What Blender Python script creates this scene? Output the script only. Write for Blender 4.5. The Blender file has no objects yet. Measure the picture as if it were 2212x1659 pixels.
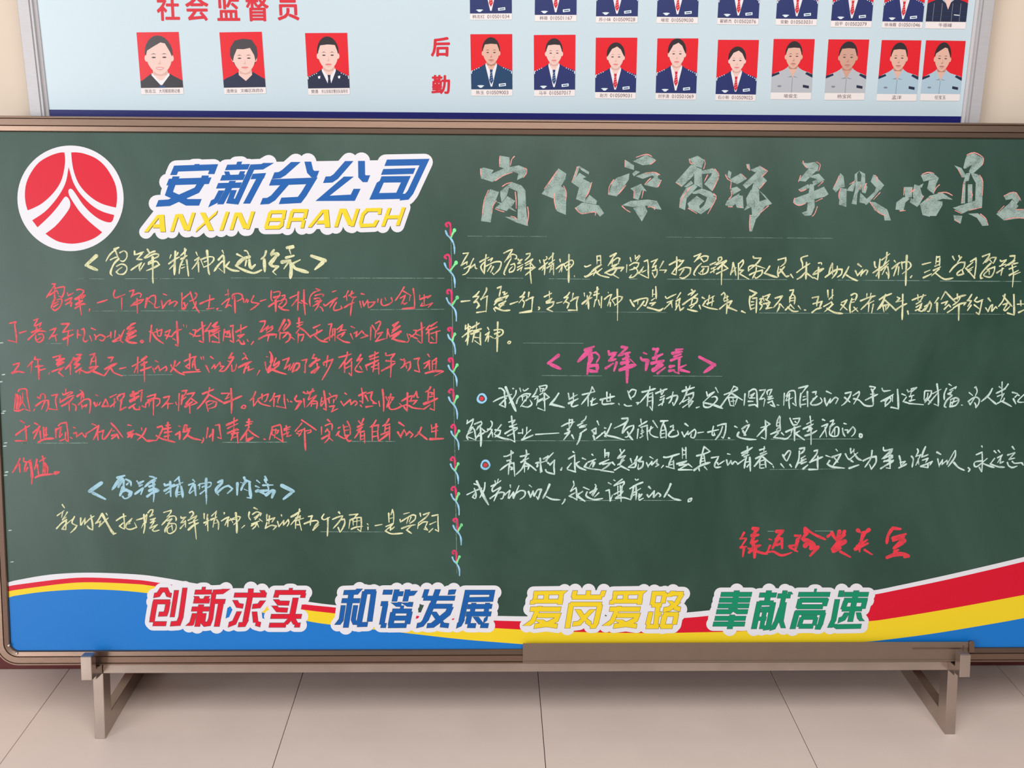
import bpy, bmesh, math, random
from mathutils import Vector, Matrix
random.seed(7)
C = bpy.context.scene.collection
SC = bpy.context.scene

# ------------------------------------------------------------------ camera, world, lights, exposure
F_PX, PITCH, YAW, ROLL, CAM_H = 2228.95, 0.2758, 0.0218, 0.0079, 1.4304
W_PX, H_PX = 2212, 1659
CX, CY = W_PX / 2, H_PX / 2
FWD = Vector((math.sin(YAW) * math.cos(PITCH), math.cos(YAW) * math.cos(PITCH), -math.sin(PITCH)))
R0 = Vector((math.cos(YAW), -math.sin(YAW), 0.0))
U0 = R0.cross(FWD)
cr, sr = math.cos(ROLL), math.sin(ROLL)
RGT = cr * R0 + sr * U0
UPV = cr * U0 - sr * R0
CAM_POS = Vector((0, 0, CAM_H))
cam_data = bpy.data.cameras.new('camera')
cam_data.sensor_fit = 'HORIZONTAL'
cam_data.sensor_width = 36.0
cam_data.lens = F_PX / W_PX * 36.0
cam_data.clip_start = 0.05
cam = bpy.data.objects.new('camera', cam_data)
C.objects.link(cam)
rot = Matrix((RGT, UPV, -FWD)).transposed()
cam.matrix_world = Matrix.Translation(CAM_POS) @ rot.to_4x4()
SC.camera = cam

world = bpy.data.worlds.new('world')
SC.world = world
world.use_nodes = True
wb = world.node_tree.nodes['Background']
wb.inputs[0].default_value = (0.93, 0.97, 1.0, 1)
wb.inputs[1].default_value = 0.26


def area(name, loc, target, sx, sy, power, col):
    l = bpy.data.lights.new(name, 'AREA')
    l.shape = 'RECTANGLE'
    l.size, l.size_y, l.energy, l.color = sx, sy, power, col
    o = bpy.data.objects.new(name, l)
    C.objects.link(o)
    o.location = loc
    d = Vector(target) - Vector(loc)
    o.rotation_euler = d.to_track_quat('-Z', 'Y').to_euler()
    return o


area('window_light', (-4.5, -2.6, 1.5), (-0.2, 2.3, 0.7), 3.2, 2.9, 205, (0.95, 0.98, 1.0))
area('ceiling_light', (0.3, -0.3, 3.1), (0.2, 1.9, 0.1), 3.4, 1.6, 92, (1.0, 0.97, 0.93))

SC.view_settings.view_transform = 'Standard'
SC.view_settings.look = 'None'
SC.view_settings.exposure = 0.0
SC.view_settings.gamma = 1.0
SC.view_settings.use_curve_mapping = False

# ------------------------------------------------------------------ helpers
PI = math.pi


def lin(c):
    return tuple((x / 255 / 12.92 if x / 255 <= 0.04045 else ((x / 255 + 0.055) / 1.055) ** 2.4) for x in c)


MATS = {}


def mat(name, rgb, rough=0.6, metal=0.0, spec=0.5, var=0.0, scale=20.0, bump=0.0, stretch=None, rgb2=None, coat=0.0):
    """procedural principled material; rgb in 0..255 sRGB"""
    if name in MATS:
        return MATS[name]
    m = bpy.data.materials.new(name)
    m.use_nodes = True
    nt = m.node_tree
    b = nt.nodes['Principled BSDF']
    c = lin(rgb)
    b.inputs['Base Color'].default_value = (*c, 1)
    b.inputs['Roughness'].default_value = rough
    b.inputs['Metallic'].default_value = metal
    b.inputs['Specular IOR Level'].default_value = spec
    if coat:
        b.inputs['Coat Weight'].default_value = coat
        b.inputs['Coat Roughness'].default_value = 0.15
    if var or rgb2:
        tc = nt.nodes.new('ShaderNodeTexCoord')
        mp = nt.nodes.new('ShaderNodeMapping')
        if stretch:
            mp.inputs['Scale'].default_value = stretch
        nz = nt.nodes.new('ShaderNodeTexNoise')
        nz.inputs['Scale'].default_value = scale
        nz.inputs['Detail'].default_value = 5
        ramp = nt.nodes.new('ShaderNodeMapRange')
        ramp.inputs[1].default_value = 0.3
        ramp.inputs[2].default_value = 0.7
        mx = nt.nodes.new('ShaderNodeMix')
        mx.data_type = 'RGBA'
        if rgb2:
            a_, b_ = c, lin(rgb2)
        else:
            a_ = tuple(x * (1 - var) for x in c)
            b_ = tuple(min(1, x * (1 + var)) for x in c)
        mx.inputs[6].default_value = (*a_, 1)
        mx.inputs[7].default_value = (*b_, 1)
        nt.links.new(tc.outputs['Object'], mp.inputs[0])
        nt.links.new(mp.outputs[0], nz.inputs[0])
        nt.links.new(nz.outputs[0], ramp.inputs[0])
        nt.links.new(ramp.outputs[0], mx.inputs[0])
        nt.links.new(mx.outputs[2], b.inputs['Base Color'])
        if bump:
            bp = nt.nodes.new('ShaderNodeBump')
            bp.inputs['Strength'].default_value = bump
            bp.inputs['Distance'].default_value = 0.001
            nt.links.new(nz.outputs[0], bp.inputs['Height'])
            nt.links.new(bp.outputs[0], b.inputs['Normal'])
    MATS[name] = m
    return m


BOARD_GREEN = (26, 58, 45)


def chalk(name, rgb, cover=0.75, vary=0.25):
    """dry chalk: grainy mix of chalk colour and the board showing through its pores"""
    if name in MATS:
        return MATS[name]
    m = bpy.data.materials.new(name)
    m.use_nodes = True
    nt = m.node_tree
    b = nt.nodes['Principled BSDF']
    b.inputs['Roughness'].default_value = 0.95
    b.inputs['Specular IOR Level'].default_value = 0.1
    tc = nt.nodes.new('ShaderNodeTexCoord')
    nz = nt.nodes.new('ShaderNodeTexNoise')
    nz.inputs['Scale'].default_value = 420
    nz.inputs['Detail'].default_value = 2
    n2 = nt.nodes.new('ShaderNodeTexNoise')
    n2.inputs['Scale'].default_value = 55
    add = nt.nodes.new('ShaderNodeMath')
    add.operation = 'ADD'
    mr = nt.nodes.new('ShaderNodeMapRange')
    mr.inputs[1].default_value = 0.72
    mr.inputs[2].default_value = 1.08
    mr.inputs[3].default_value = cover - vary
    mr.inputs[4].default_value = min(1.0, cover + vary)
    mx = nt.nodes.new('ShaderNodeMix')
    mx.data_type = 'RGBA'
    mx.inputs[6].default_value = (*lin(BOARD_GREEN), 1)
    mx.inputs[7].default_value = (*lin(rgb), 1)
    nt.links.new(tc.outputs['Object'], nz.inputs[0])
    nt.links.new(tc.outputs['Object'], n2.inputs[0])
    nt.links.new(nz.outputs[0], add.inputs[0])
    nt.links.new(n2.outputs[0], add.inputs[1])
    nt.links.new(add.outputs[0], mr.inputs[0])
    nt.links.new(mr.outputs[0], mx.inputs[0])
    nt.links.new(mx.outputs[2], b.inputs['Base Color'])
    MATS[name] = m
    return m


def link(name, verts, faces, mats, parent=None, fmat=None, bevel=0.0, smooth=False):
    me = bpy.data.meshes.new(name)
    me.from_pydata([tuple(v) for v in verts], [], faces)
    if not isinstance(mats, (list, tuple)):
        mats = [mats]
    for m in mats:
        me.materials.append(m)
    if fmat:
        for p, i in zip(me.polygons, fmat):
            p.material_index = i
    if smooth:
        for p in me.polygons:
            p.use_smooth = True
    me.update()
    o = bpy.data.objects.new(name, me)
    C.objects.link(o)
    if parent:
        o.parent = parent
    if bevel:
        bv = o.modifiers.new('bevel', 'BEVEL')
        bv.width = bevel
        bv.segments = 2
        bv.limit_method = 'ANGLE'
    return o


def empty(name, loc, rx=0.0, label=None, cat=None, group=None):
    o = bpy.data.objects.new(name, None)
    o.empty_display_size = 0.05
    C.objects.link(o)
    o.location = loc
    o.rotation_euler = (rx, 0, 0)
    if label:
        o['label'] = label
    if cat:
        o['category'] = cat
    if group:
        o['group'] = group
    return o


class MB:
    """small mesh collector"""
    def __init__(s):
        s.v, s.f, s.m = [], [], []

    def poly(s, pts, mi=0):
        n = len(s.v)
        s.v += [tuple(p) for p in pts]
        s.f.append(tuple(range(n, n + len(pts))))
        s.m.append(mi)

    def box(s, a, b, mi=0):
        n = len(s.v)
        x0, y0, z0 = a
        x1, y1, z1 = b
        s.v += [(x0, y0, z0), (x1, y0, z0), (x1, y1, z0), (x0, y1, z0), (x0, y0, z1), (x1, y0, z1), (x1, y1, z1), (x0, y1, z1)]
        for q in ((0, 3, 2, 1), (4, 5, 6, 7), (0, 1, 5, 4), (1, 2, 6, 5), (2, 3, 7, 6), (3, 0, 4, 7)):
            s.f.append(tuple(n + i for i in q))
            s.m.append(mi)

    def build(s, name, mats, parent=None, bevel=0.0, smooth=False):
        return link(name, s.v, s.f, mats, parent, s.m, bevel, smooth)


# board frame: u along the board, v up the leaning board, w out of it
LEAN = 0.1758
P0 = Vector((0, 2.094, 0.2))
BV = Vector((0, math.sin(LEAN), math.cos(LEAN)))
BN = Vector((0, -math.cos(LEAN), math.sin(LEAN)))
PANEL_Y = 2.344
WALL_Y = 2.374


def px_ray(x, y):
    return FWD + RGT * ((x - CX) / F_PX) - UPV * ((y - CY) / F_PX)


def on_board(x, y, w=0.0):
    d = px_ray(x, y)
    q = P0 + BN * w
    t = (q - CAM_POS).dot(BN) / d.dot(BN)
    h = CAM_POS + d * t - P0
    return h.x, h.dot(BV)


def on_wall(x, y, Y=PANEL_Y):
    d = px_ray(x, y)
    t = Y / d.y
    h = CAM_POS + d * t
    return h.x, h.z


SCL = 1.0 / 930  # metres per photograph pixel on the board, for stroke widths


def clean(pts):
    out = [pts[0]]
    for p in pts[1:]:
        if math.hypot(p[0] - out[-1][0], p[1] - out[-1][1]) > 1e-5:
            out.append(p)
    return out


def smooth_path(pts, sub=5):
    """catmull-rom that keeps sharp corners"""
    if len(pts) < 3:
        return pts
    sharp = [True] + [False] * (len(pts) - 2) + [True]
    for i in range(1, len(pts) - 1):
        a = (pts[i][0] - pts[i - 1][0], pts[i][1] - pts[i - 1][1])
        b = (pts[i + 1][0] - pts[i][0], pts[i + 1][1] - pts[i][1])
        d = (a[0] * b[0] + a[1] * b[1]) / (math.hypot(*a) * math.hypot(*b) + 1e-12)
        if d < 0.05:
            sharp[i] = True
    out = [pts[0]]
    for i in range(len(pts) - 1):
        p1, p2 = pts[i], pts[i + 1]
        p0 = pts[i - 1] if not sharp[i] else p1
        p3 = pts[i + 2] if not sharp[i + 1] else p2
        for k in range(1, sub + 1):
            t = k / sub
            q = []
            for j in (0, 1):
                q.append(0.5 * (2 * p1[j] + (p2[j] - p0[j]) * t + (2 * p0[j] - 5 * p1[j] + 4 * p2[j] - p3[j]) * t * t
                                + (3 * p1[j] - p0[j] - 3 * p2[j] + p3[j]) * t ** 3))
            out.append(tuple(q))
    return out


def ribbon(mb, pts, hw, w=0.0, mi=0, taper=0.45, caps=True, vary=0.16):
    """a drawn stroke: flat strip of half width hw along pts with round ends"""
    pts = clean(pts)
    if len(pts) == 1:
        pts = [pts[0], (pts[0][0] + hw * 0.4, pts[0][1] - hw * 0.4)]
    n = len(pts)
    L, R = [], []
    ph = random.random() * 6
    for i, p in enumerate(pts):
        a = pts[max(0, i - 1)]
        b = pts[min(n - 1, i + 1)]
        dx, dy = b[0] - a[0], b[1] - a[1]
        l = math.hypot(dx, dy) or 1e-9
        # keep width through sharp corners
        k = 1.0
        if 0 < i < n - 1:
            d1 = (p[0] - a[0], p[1] - a[1])
            d2 = (b[0] - p[0], b[1] - p[1])
            c = (d1[0] * d2[0] + d1[1] * d2[1]) / (math.hypot(*d1) * math.hypot(*d2))
            if c < 0:  # hairpin: use incoming direction
                dx, dy = d1
                l = math.hypot(dx, dy)
        t = i / (n - 1)
        h = hw * (1 + vary * math.sin(ph + i * 0.7))
        if t > 0.8:
            h *= 1 - taper * (t - 0.8) / 0.2
        nx, ny = -dy / l * h, dx / l * h
        L.append((p[0] + nx, p[1] + ny, w))
        R.append((p[0] - nx, p[1] - ny, w))
    for i in range(n - 1):
        mb.poly([R[i], R[i + 1], L[i + 1], L[i]], mi)
    if caps:
        for e, q in ((0, 1), (n - 1, n - 2)):
            ex, ey = pts[e]
            h = math.hypot(L[e][0] - ex, L[e][1] - ey)
            mb.poly([(ex + h * math.cos(a * PI / 4), ey + h * math.sin(a * PI / 4), w) for a in range(8)], mi)
        for i in range(1, n - 1):
            a, p, b = pts[i - 1], pts[i], pts[i + 1]
            d1 = (p[0] - a[0], p[1] - a[1])
            d2 = (b[0] - p[0], b[1] - p[1])
            c = (d1[0] * d2[0] + d1[1] * d2[1]) / (math.hypot(*d1) * math.hypot(*d2))
            if c < 0.7:
                h = math.hypot(L[i][0] - p[0], L[i][1] - p[1])
                mb.poly([(p[0] + h * math.cos(q * PI / 4), p[1] + h * math.sin(q * PI / 4), w) for q in range(8)], mi)


def parse(text, px_width=False):
    """'@x0 y0 width' sets the part of the photo the numbers refer to; strokes are split by /"""
    ox = oy = 0
    s = 1.0
    out = []
    for block in text.split('@')[1:]:
        head, _, body = block.partition('\n')
        ox, oy, wd = [float(q) for q in head.split()]
        s = 2212.0 / wd
        for st in body.replace('\n', '/').split('/'):
            st = st.split()
            if not st:
                continue
            wf = None
            if st[0][0] == 'w':
                wf = float(st[0][1:]) / (1.0 if px_width else s)
                st = st[1:]
            nums = [float(q) for q in st]
            out.append((wf, [(ox + nums[i] / s, oy + nums[i + 1] / s) for i in range(0, len(nums) - 1, 2)]))
    return out


from mathutils.geometry import delaunay_2d_cdt


def inside(p, x, y):
    r = False
    j = len(p) - 1
    for i in range(len(p)):
        if (p[i][1] > y) != (p[j][1] > y) and x < (p[j][0] - p[i][0]) * (y - p[i][1]) / (p[j][1] - p[i][1]) + p[i][0]:
            r = not r
        j = i
    return r


def flatten(mb):
    """union of the overlapping flat pieces of each layer, so no two faces lie on top of each other"""
    groups = {}
    for f, m in zip(mb.f, mb.m):
        pts = [mb.v[i] for i in f]
        groups.setdefault((m, round(pts[0][2], 7)), []).append([(p[0], p[1]) for p in pts])
    nv, nf, nm = [], [], []
    for (m, w), polys in groups.items():
        vs, fs = [], []
        for p in polys:
            q = []
            for a in p:
                if not q or math.hypot(a[0] - q[-1][0], a[1] - q[-1][1]) > 2e-6:
                    q.append(a)
            if len(q) > 2 and math.hypot(q[0][0] - q[-1][0], q[0][1] - q[-1][1]) < 2e-6:
                q.pop()
            if len(q) < 3:
                continue
            ar = sum(q[i][0] * q[(i + 1) % len(q)][1] - q[(i + 1) % len(q)][0] * q[i][1] for i in range(len(q)))
            if abs(ar) < 1e-11:
                continue
            if ar < 0:
                q = q[::-1]
            fs.append(list(range(len(vs), len(vs) + len(q))))
            vs += [Vector((a[0] * 100, a[1] * 100)) for a in q]
        if not fs:
            continue
        es = [(f[i], f[(i + 1) % len(f)]) for f in fs for i in range(len(f))]
        ov, _, of, _, _, _ = delaunay_2d_cdt(vs, es, [], 0, 1e-4)
        pol = [[(vs[i].x, vs[i].y) for i in f] for f in fs]
        cell = {}
        for k, p in enumerate(pol):
            for gx in range(math.floor(min(a[0] for a in p)), math.floor(max(a[0] for a in p)) + 1):
                for gy in range(math.floor(min(a[1] for a in p)), math.floor(max(a[1] for a in p)) + 1):
                    cell.setdefault((gx, gy), []).append(k)
        b = len(nv)
        nv += [(v[0] / 100, v[1] / 100, w) for v in ov]
        for f in of:
            x = sum(ov[i].x for i in f) / len(f)
            y = sum(ov[i].y for i in f) / len(f)
            if any(inside(pol[k], x, y) for k in cell.get((math.floor(x), math.floor(y)), ())):
                nf.append(tuple(b + i for i in f))
                nm.append(m)
    used = sorted({i for f in nf for i in f})
    mp_ = {i: k for k, i in enumerate(used)}
    mb.v = [nv[i] for i in used]
    mb.f = [tuple(mp_[i] for i in f) for f in nf]
    mb.m = nm
    return mb

# ------------------------------------------------------------------ materials of the setting
M_wall = mat('wall_paint', (212, 195, 178), 0.85, var=0.02, scale=3)
M_tile = mat('floor_tile', (232, 213, 204), 0.3, var=0.03, scale=6, spec=0.4)
M_grout = mat('grout', (70, 62, 56), 0.9)
M_skirt = mat('dark_red_skirting', (96, 38, 36), 0.3, var=0.15, scale=25)
M_alu = mat('brushed_aluminium', (184, 180, 182), 0.5, metal=0.25, var=0.05, scale=60, stretch=(1, 12, 12))
M_frame = mat('board_frame_metal', (134, 110, 96), 0.32, metal=0.9, var=0.05, scale=40, stretch=(1, 14, 14))
M_steel = mat('stand_steel', (184, 170, 160), 0.22, metal=0.9, var=0.08, scale=14)
M_tray = mat('tray_brown_metal', (122, 102, 88), 0.5, metal=0.3, var=0.03, scale=30)
M_cap = mat('bluish_plastic_plug', (92, 104, 128), 0.45)
M_dark = mat('dark_gap', (60, 58, 62), 0.7)

# ------------------------------------------------------------------ room shell
fl = MB()
fl.box((-3.6, -5.0, -0.06), (3.6, 2.374, -0.006))
floor = fl.build('floor', M_grout)
floor['kind'] = 'structure'
X0T = 0.1236
tile_meshes = {}
j0 = 1.86
for i in range(-6, 6):
    for j in range(-10, 2):
        x0, x1 = X0T + 0.6 * i + 0.0008, X0T + 0.6 * (i + 1) - 0.0008
        y0, y1 = j0 + 0.6 * (j - 1) + 0.0008, j0 + 0.6 * j - 0.0008
        y1 = min(y1, 2.372)
        key = round(y1 - y0, 4)
        if key not in tile_meshes:
            mb = MB()
            mb.box((0, 0, -0.006), (x1 - x0, y1 - y0, 0.0))
            o = mb.build('tile', M_tile, floor, bevel=0.0008)
            tile_meshes[key] = o
        else:
            o = tile_meshes[key].copy()
            C.objects.link(o)
            o.parent = floor
        o.location = (x0, y0, 0)
wl = MB()
wl.box((-3.6, WALL_Y, -0.06), (3.6, WALL_Y + 0.12, 3.2))
wall = wl.build('wall_back', M_wall)
wall['kind'] = 'structure'
bb = MB()
bb.box((-3.6, WALL_Y - 0.010, 0.0), (3.6, WALL_Y + 0.002, 0.12))
base = bb.build('baseboard_back', M_skirt, bevel=0.003)
base['kind'] = 'structure'

# ------------------------------------------------------------------ notice panel on the wall
panel = empty('notice_panel', (0, PANEL_Y, 0), PI / 2,
              'large pale blue notice panel in an aluminium frame, on the wall behind the blackboard', 'notice board')
# inside the panel: x, z(world) -> local (x, y=z, z = out of the wall)
M_sheet = mat('pale_blue_print', (190, 206, 214), 0.3, var=0.015, scale=2.5, spec=0.5)
M_navy = mat('navy_print', (18, 20, 96), 0.35, spec=0.3)
M_redp = mat('red_print', (200, 20, 40), 0.4)
xl_in, _ = on_wall(95, 130)
xr_in, _ = on_wall(2091, 130)
xl_out, _ = on_wall(53, 130)
xr_out, _ = on_wall(2131, 130)
z_low, z_top = 1.16, 2.36
PD = PANEL_Y - WALL_Y  # negative: back of the panel
mb = MB()
mb.box((xl_in - 0.004, z_low + 0.01, PD + 0.001), (xr_in + 0.004, z_top - 0.01, 0.0))
mb.build('printed_sheet', M_sheet, panel)
_, zs1 = on_wall(105, 239.4)
_, zs2 = on_wall(2077, 255)
_, zs3 = on_wall(1000, 240)
mb = MB()
zt = (zs1 + zs2 + zs3) / 3 + 0.001
mb.poly([(xl_in, z_low + 0.02, 0.0003), (xr_in, z_low + 0.02, 0.0003), (xr_in, zt, 0.0003), (xl_in, zt, 0.0003)])
mb.build('navy_stripe', M_navy, panel)
prof = [(0, PD + 0.001), (0, 0.004), (0.003, 0.009), (0.028, 0.009), (0.029, 0.006), (0.031, 0.006), (0.0325, 0.010),
        (0.036, 0.010), (0.038, 0.0045), (0.044, 0.003), (0.045, 0.0005), (0.045, PD + 0.002)]


def rail(name, prof, a, b, inward, m, parent, scale=1.0):
    """extrude a (depth inward, height) profile from a to b"""
    a, b = Vector(a), Vector(b)
    iv = Vector(inward)
    vs, fs = [], []
    for q in (a, b):
        for d, h in prof:
            p = q + iv * d * scale
            vs.append((p.x, p.y, h))
    n = len(prof)
    for i in range(n):
        j = (i + 1) % n
        fs.append((i, j, n + j, n + i))
    fs.append(tuple(range(n - 1, -1, -1)))
    fs.append(tuple(range(n, 2 * n)))
    o = link(name, vs, fs, m, parent)
    bm = bmesh.new()
    bm.from_mesh(o.data)
    bmesh.ops.recalc_face_normals(bm, faces=bm.faces)
    bm.to_mesh(o.data)
    bm.free()
    return o


sc_ = (xl_in - xl_out) / 0.045
rail('frame_side', prof, (xl_out, z_low), (xl_out, z_top), (1, 0), M_alu, panel, sc_)
sc_ = (xr_out - xr_in) / 0.045
rail('frame_side', prof, (xr_out, z_low), (xr_out, z_top), (-1, 0), M_alu, panel, sc_)
rail('frame_top', prof, (xl_out, z_top), (xr_out, z_top), (0, -1), M_alu, panel)
rail('frame_bottom', prof, (xl_out, z_low), (xr_out, z_low), (0, 1), M_alu, panel, 0.5)


def text_mesh(s, bold=0.0):
    c = bpy.data.curves.new('txt', 'FONT')
    c.body = s
    c.size = 1.0
    c.offset = bold
    c.resolution_u = 3
    o = bpy.data.objects.new('txt', c)
    C.objects.link(o)
    bpy.context.view_layer.update()
    me = bpy.data.meshes.new_from_object(o)
    bpy.data.objects.remove(o)
    bpy.data.curves.remove(c)
    vs = [tuple(v.co) for v in me.vertices]
    fs = [tuple(p.vertices) for p in me.polygons]
    bpy.data.meshes.remove(me)
    return vs, fs


def text_quad(name, s, quad, m, parent, to_plane, w, bold=0.0, fat=0.0):
    """lettering whose extents fill the quad TL,TR,BR,BL (plane coordinates)"""
    vs, fs = text_mesh(s, bold)
    x0 = min(v[0] for v in vs); x1 = max(v[0] for v in vs)
    y0 = min(v[1] for v in vs); y1 = max(v[1] for v in vs)
    TL, TR, BR, BL = [Vector(to_plane(*q)) for q in quad]
    out = []
    for v in vs:
        a = (v[0] - x0) / (x1 - x0)
        b = (v[1] - y0) / (y1 - y0)
        p = (BL * (1 - a) + BR * a) * (1 - b) + (TL * (1 - a) + TR * a) * b
        out.append((p.x, p.y, w))
    if fat:
        mb = MB()
        for k in range(6):
            dx, dy = fat * math.cos(k * PI / 3), fat * math.sin(k * PI / 3)
            for f in fs:
                mb.poly([(out[i][0] + dx, out[i][1] + dy, w) for i in f])
        for f in fs:
            mb.poly([out[i] for i in f])
        return flatten(mb).build(name, m, parent)
    return link(name, out, fs, m, parent)


# red headings on the panel
for ch, (a, b, c, d) in zip('社会监督员', ((341, -10, 388, 44), (403, -10, 451, 44), (471, -10, 518, 44), (534, -12, 581, 45), (601, -10, 646, 43))):
    text_quad('heading_character', ch, ((a - 3, b), (c - 3, b), (c, d), (a, d)), M_redp, panel, on_wall, 0.0006, 0.0, 0.0012)
text_quad('heading_character', '后', ((934, 82), (971, 81), (970, 121), (932, 121)), M_redp, panel, on_wall, 0.0006, 0.0, 0.0014)
text_quad('heading_character', '勤', ((934, 163), (971, 163), (971, 202), (933, 202)), M_redp, panel, on_wall, 0.0006, 0.0, 0.0012)

# ------------------------------------------------------------------ portrait cards stuck on the panel
M_paper = mat('card_paper', (226, 217, 215), 0.4)
M_ink = mat('caption_ink', (112, 84, 92), 0.6)
COL = {
    'red': (214, 16, 32), 'navy': (30, 42, 98), 'navyteal': (22, 58, 96), 'black': (40, 34, 40), 'white': (222, 218, 222),
    'skin': (224, 188, 178), 'skin2': (214, 168, 150), 'skin3': (196, 150, 132), 'shade': (206, 164, 152), 'shade2': (170, 122, 106),
    'lip': (214, 122, 122), 'lip2': (178, 112, 104), 'hair': (42, 32, 36), 'hair2': (64, 56, 60), 'eye': (70, 50, 54), 'tie_red': (196, 30, 44), 'tie_blue': (30, 60, 110),
    'grey': (176, 178, 184), 'bluegrey': (164, 186, 200), 'shirtdark': (120, 128, 140), 'badge': (216, 226, 232), 'dark': (28, 34, 62), 'silver': (224, 228, 234),
    'tiestripe': (226, 150, 150), 'tiestripe2': (130, 160, 196),
}
PM = {k: mat('print_' + k, v, 0.32, spec=0.6) for k, v in COL.items()}
PKEYS = list(COL)
PMATS = [PM[k] for k in PKEYS]
PI_ = {k: i for i, k in enumerate(PKEYS)}


def portrait(card, quad, cap_frac, kind, cx=0.5, cy=0.33, rx=0.19, ry=0.21, hair='short', skin='skin', tie='tie_red', crop=0.0):
    """quad: TL,TR,BR,BL of the card on the panel; crop is nothing but where the card starts"""
    TL, TR, BR, BL = quad
    mb = MB()
    lay = [0.0006]

    def P(x, y):
        y = y * (1 - cap_frac)
        a = TL * (1 - x) + TR * x
        b = BL * (1 - x) + BR * x
        return a * (1 - y) + b * y

    def poly(pts, col, step=True):
        if step:
            lay[0] += 0.00006
        q = []
        for x, y in pts:
            p = P(min(1, max(0, x)), min(1, max(0, y)))
            q.append((p.x, p.y, lay[0]))
        mb.poly(q[::-1], PI_[col])

    def ell(x, y, a, b, col, n=20, a0=0.0, a1=2 * PI, step=True):
        poly([(x + a * math.cos(a0 + (a1 - a0) * i / n), y + b * math.sin(a0 + (a1 - a0) * i / n)) for i in range(n + (0 if a1 - a0 > 6.2 else 1))], col, step)

    poly([(0, 0), (1, 0), (1, 1), (0, 1)], 'red')
    sk, sh, lp = {'skin': ('skin', 'shade', 'lip'), 'skin2': ('skin2', 'shade2', 'lip2'), 'skin3': ('skin3', 'shade2', 'lip2')}[skin]
    chin = cy + ry
    sy = chin + 0.012   # shoulder line by the neck
    # body
    body = {'uniform': 'navy', 'uniform_teal': 'navyteal', 'suit': 'black', 'tee': 'dark', 'police': 'dark', 'grey': 'grey', 'bluegrey': 'bluegrey', 'plaid': 'dark'}[kind]
    nk = rx * 0.72
    poly([(cx - nk, sy - 0.03), (cx - nk - 0.1, sy + 0.02), (0.08, sy + 0.075), (0, sy + 0.11), (0, 1), (1, 1), (1, sy + 0.10), (0.93, sy + 0.07), (cx + nk + 0.1, sy + 0.02), (cx + nk, sy - 0.03), (cx, sy + 0.05)], body)
    # hair behind the head
    if hair in ('bun', 'full'):
        ell(cx, cy - 0.05, rx * 1.16, ry * 0.98, 'hair')
    # neck
    poly([(cx - nk * 0.8, chin - 0.08), (cx + nk * 0.8, chin - 0.08), (cx + nk * 0.85, sy + 0.02), (cx, sy + 0.13), (cx - nk * 0.85, sy + 0.02)], sk)
    poly([(cx - nk * 0.8, chin - 0.06), (cx + nk * 0.8, chin - 0.06), (cx + nk * 0.7, chin + 0.005), (cx, chin + 0.03), (cx - nk * 0.7, chin + 0.005)], sh)
    if kind in ('uniform', 'uniform_teal', 'suit', 'police'):
        # shirt, tie and lapels
        poly([(cx - nk * 0.95, sy - 0.045), (cx - nk * 0.2, sy + 0.09), (cx + nk * 0.2, sy + 0.09), (cx + nk * 0.95, sy - 0.045), (cx + nk * 1.0, sy + 0.0), (cx + 0.02, 0.95), (cx - 0.02, 0.95), (cx - nk * 1.0, sy)], 'white')
        t0 = sy + 0.075
        if kind == 'suit':
            ell(cx + 0.02, 0.985, 0.08, 0.03, 'tie_blue', 12)
        else:
            poly([(cx - 0.035, t0), (cx + 0.035, t0), (cx + 0.025, t0 + 0.07), (cx + 0.05, t0 + 0.20), (cx, min(0.95, t0 + 0.27)), (cx - 0.05, t0 + 0.20), (cx - 0.025, t0 + 0.07)], 'dark' if kind == 'police' else tie)
            if kind != 'police':
                st = 'tiestripe' if tie == 'tie_red' else 'tiestripe2'
                for k in range(4):
                    y = t0 + 0.055 + k * 0.045
                    poly([(cx - 0.03, y + 0.012), (cx + 0.03, y - 0.012), (cx + 0.03, y - 0.002), (cx - 0.03, y + 0.02)], st, k == 0)
        poly([(cx - nk * 1.0, sy - 0.03), (cx - nk * 0.98, sy + 0.02), (cx - 0.015, 0.96), (cx - 0.10, 0.96), (cx - nk * 1.0 - 0.09, sy + 0.06)], body)
        poly([(cx + nk * 1.0, sy - 0.03), (cx + nk * 1.0 + 0.09, sy + 0.06), (cx + 0.10, 0.96), (cx + 0.015, 0.96), (cx + nk * 0.98, sy + 0.02)], body, False)
        if kind != 'suit':
            lay[0] += 0.00006
            for k in range(4):
                for sgn in (-1, 1):
                    bx = cx + sgn * (0.30 + k * 0.052)
                    by = sy + 0.045 + k * 0.018
                    if 0.02 < bx < 0.98:
                        ell(bx, by, 0.012, 0.009, 'silver', 8, step=False)
            for sgn in (-1, 1):
                ex = 0.015 if sgn < 0 else 0.985
                poly([(ex - 0.01, sy + 0.10), (ex + 0.008, sy + 0.10), (ex + 0.008, sy + 0.15), (ex - 0.01, sy + 0.15)], 'silver', False)
            if kind == 'police':
                for sgn in (-1, 1):
                    poly([(cx + sgn * 0.24 - 0.03, sy + 0.10), (cx + sgn * 0.24 + 0.03, sy + 0.09), (cx + sgn * 0.24 + 0.02, sy + 0.14), (cx + sgn * 0.24 - 0.02, sy + 0.14)], 'silver', False)
            else:
                ell(0.23, 0.935, 0.085, 0.012, 'badge', 12, step=False)
                ell(0.23, 0.945, 0.05, 0.026, 'badge', 12, 0, PI, step=False)
                poly([(0.67, 0.90), (0.84, 0.885), (0.845, 0.935), (0.675, 0.95)], 'badge', False)
                lay[0] += 0.00006
                poly([(0.70, 0.915), (0.82, 0.905), (0.82, 0.922), (0.70, 0.932)], 'tie_blue', False)
    elif kind in ('grey', 'bluegrey'):
        poly([(cx - nk * 0.8, sy), (cx + nk * 0.8, sy), (cx, sy + 0.17)], sk)
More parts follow.
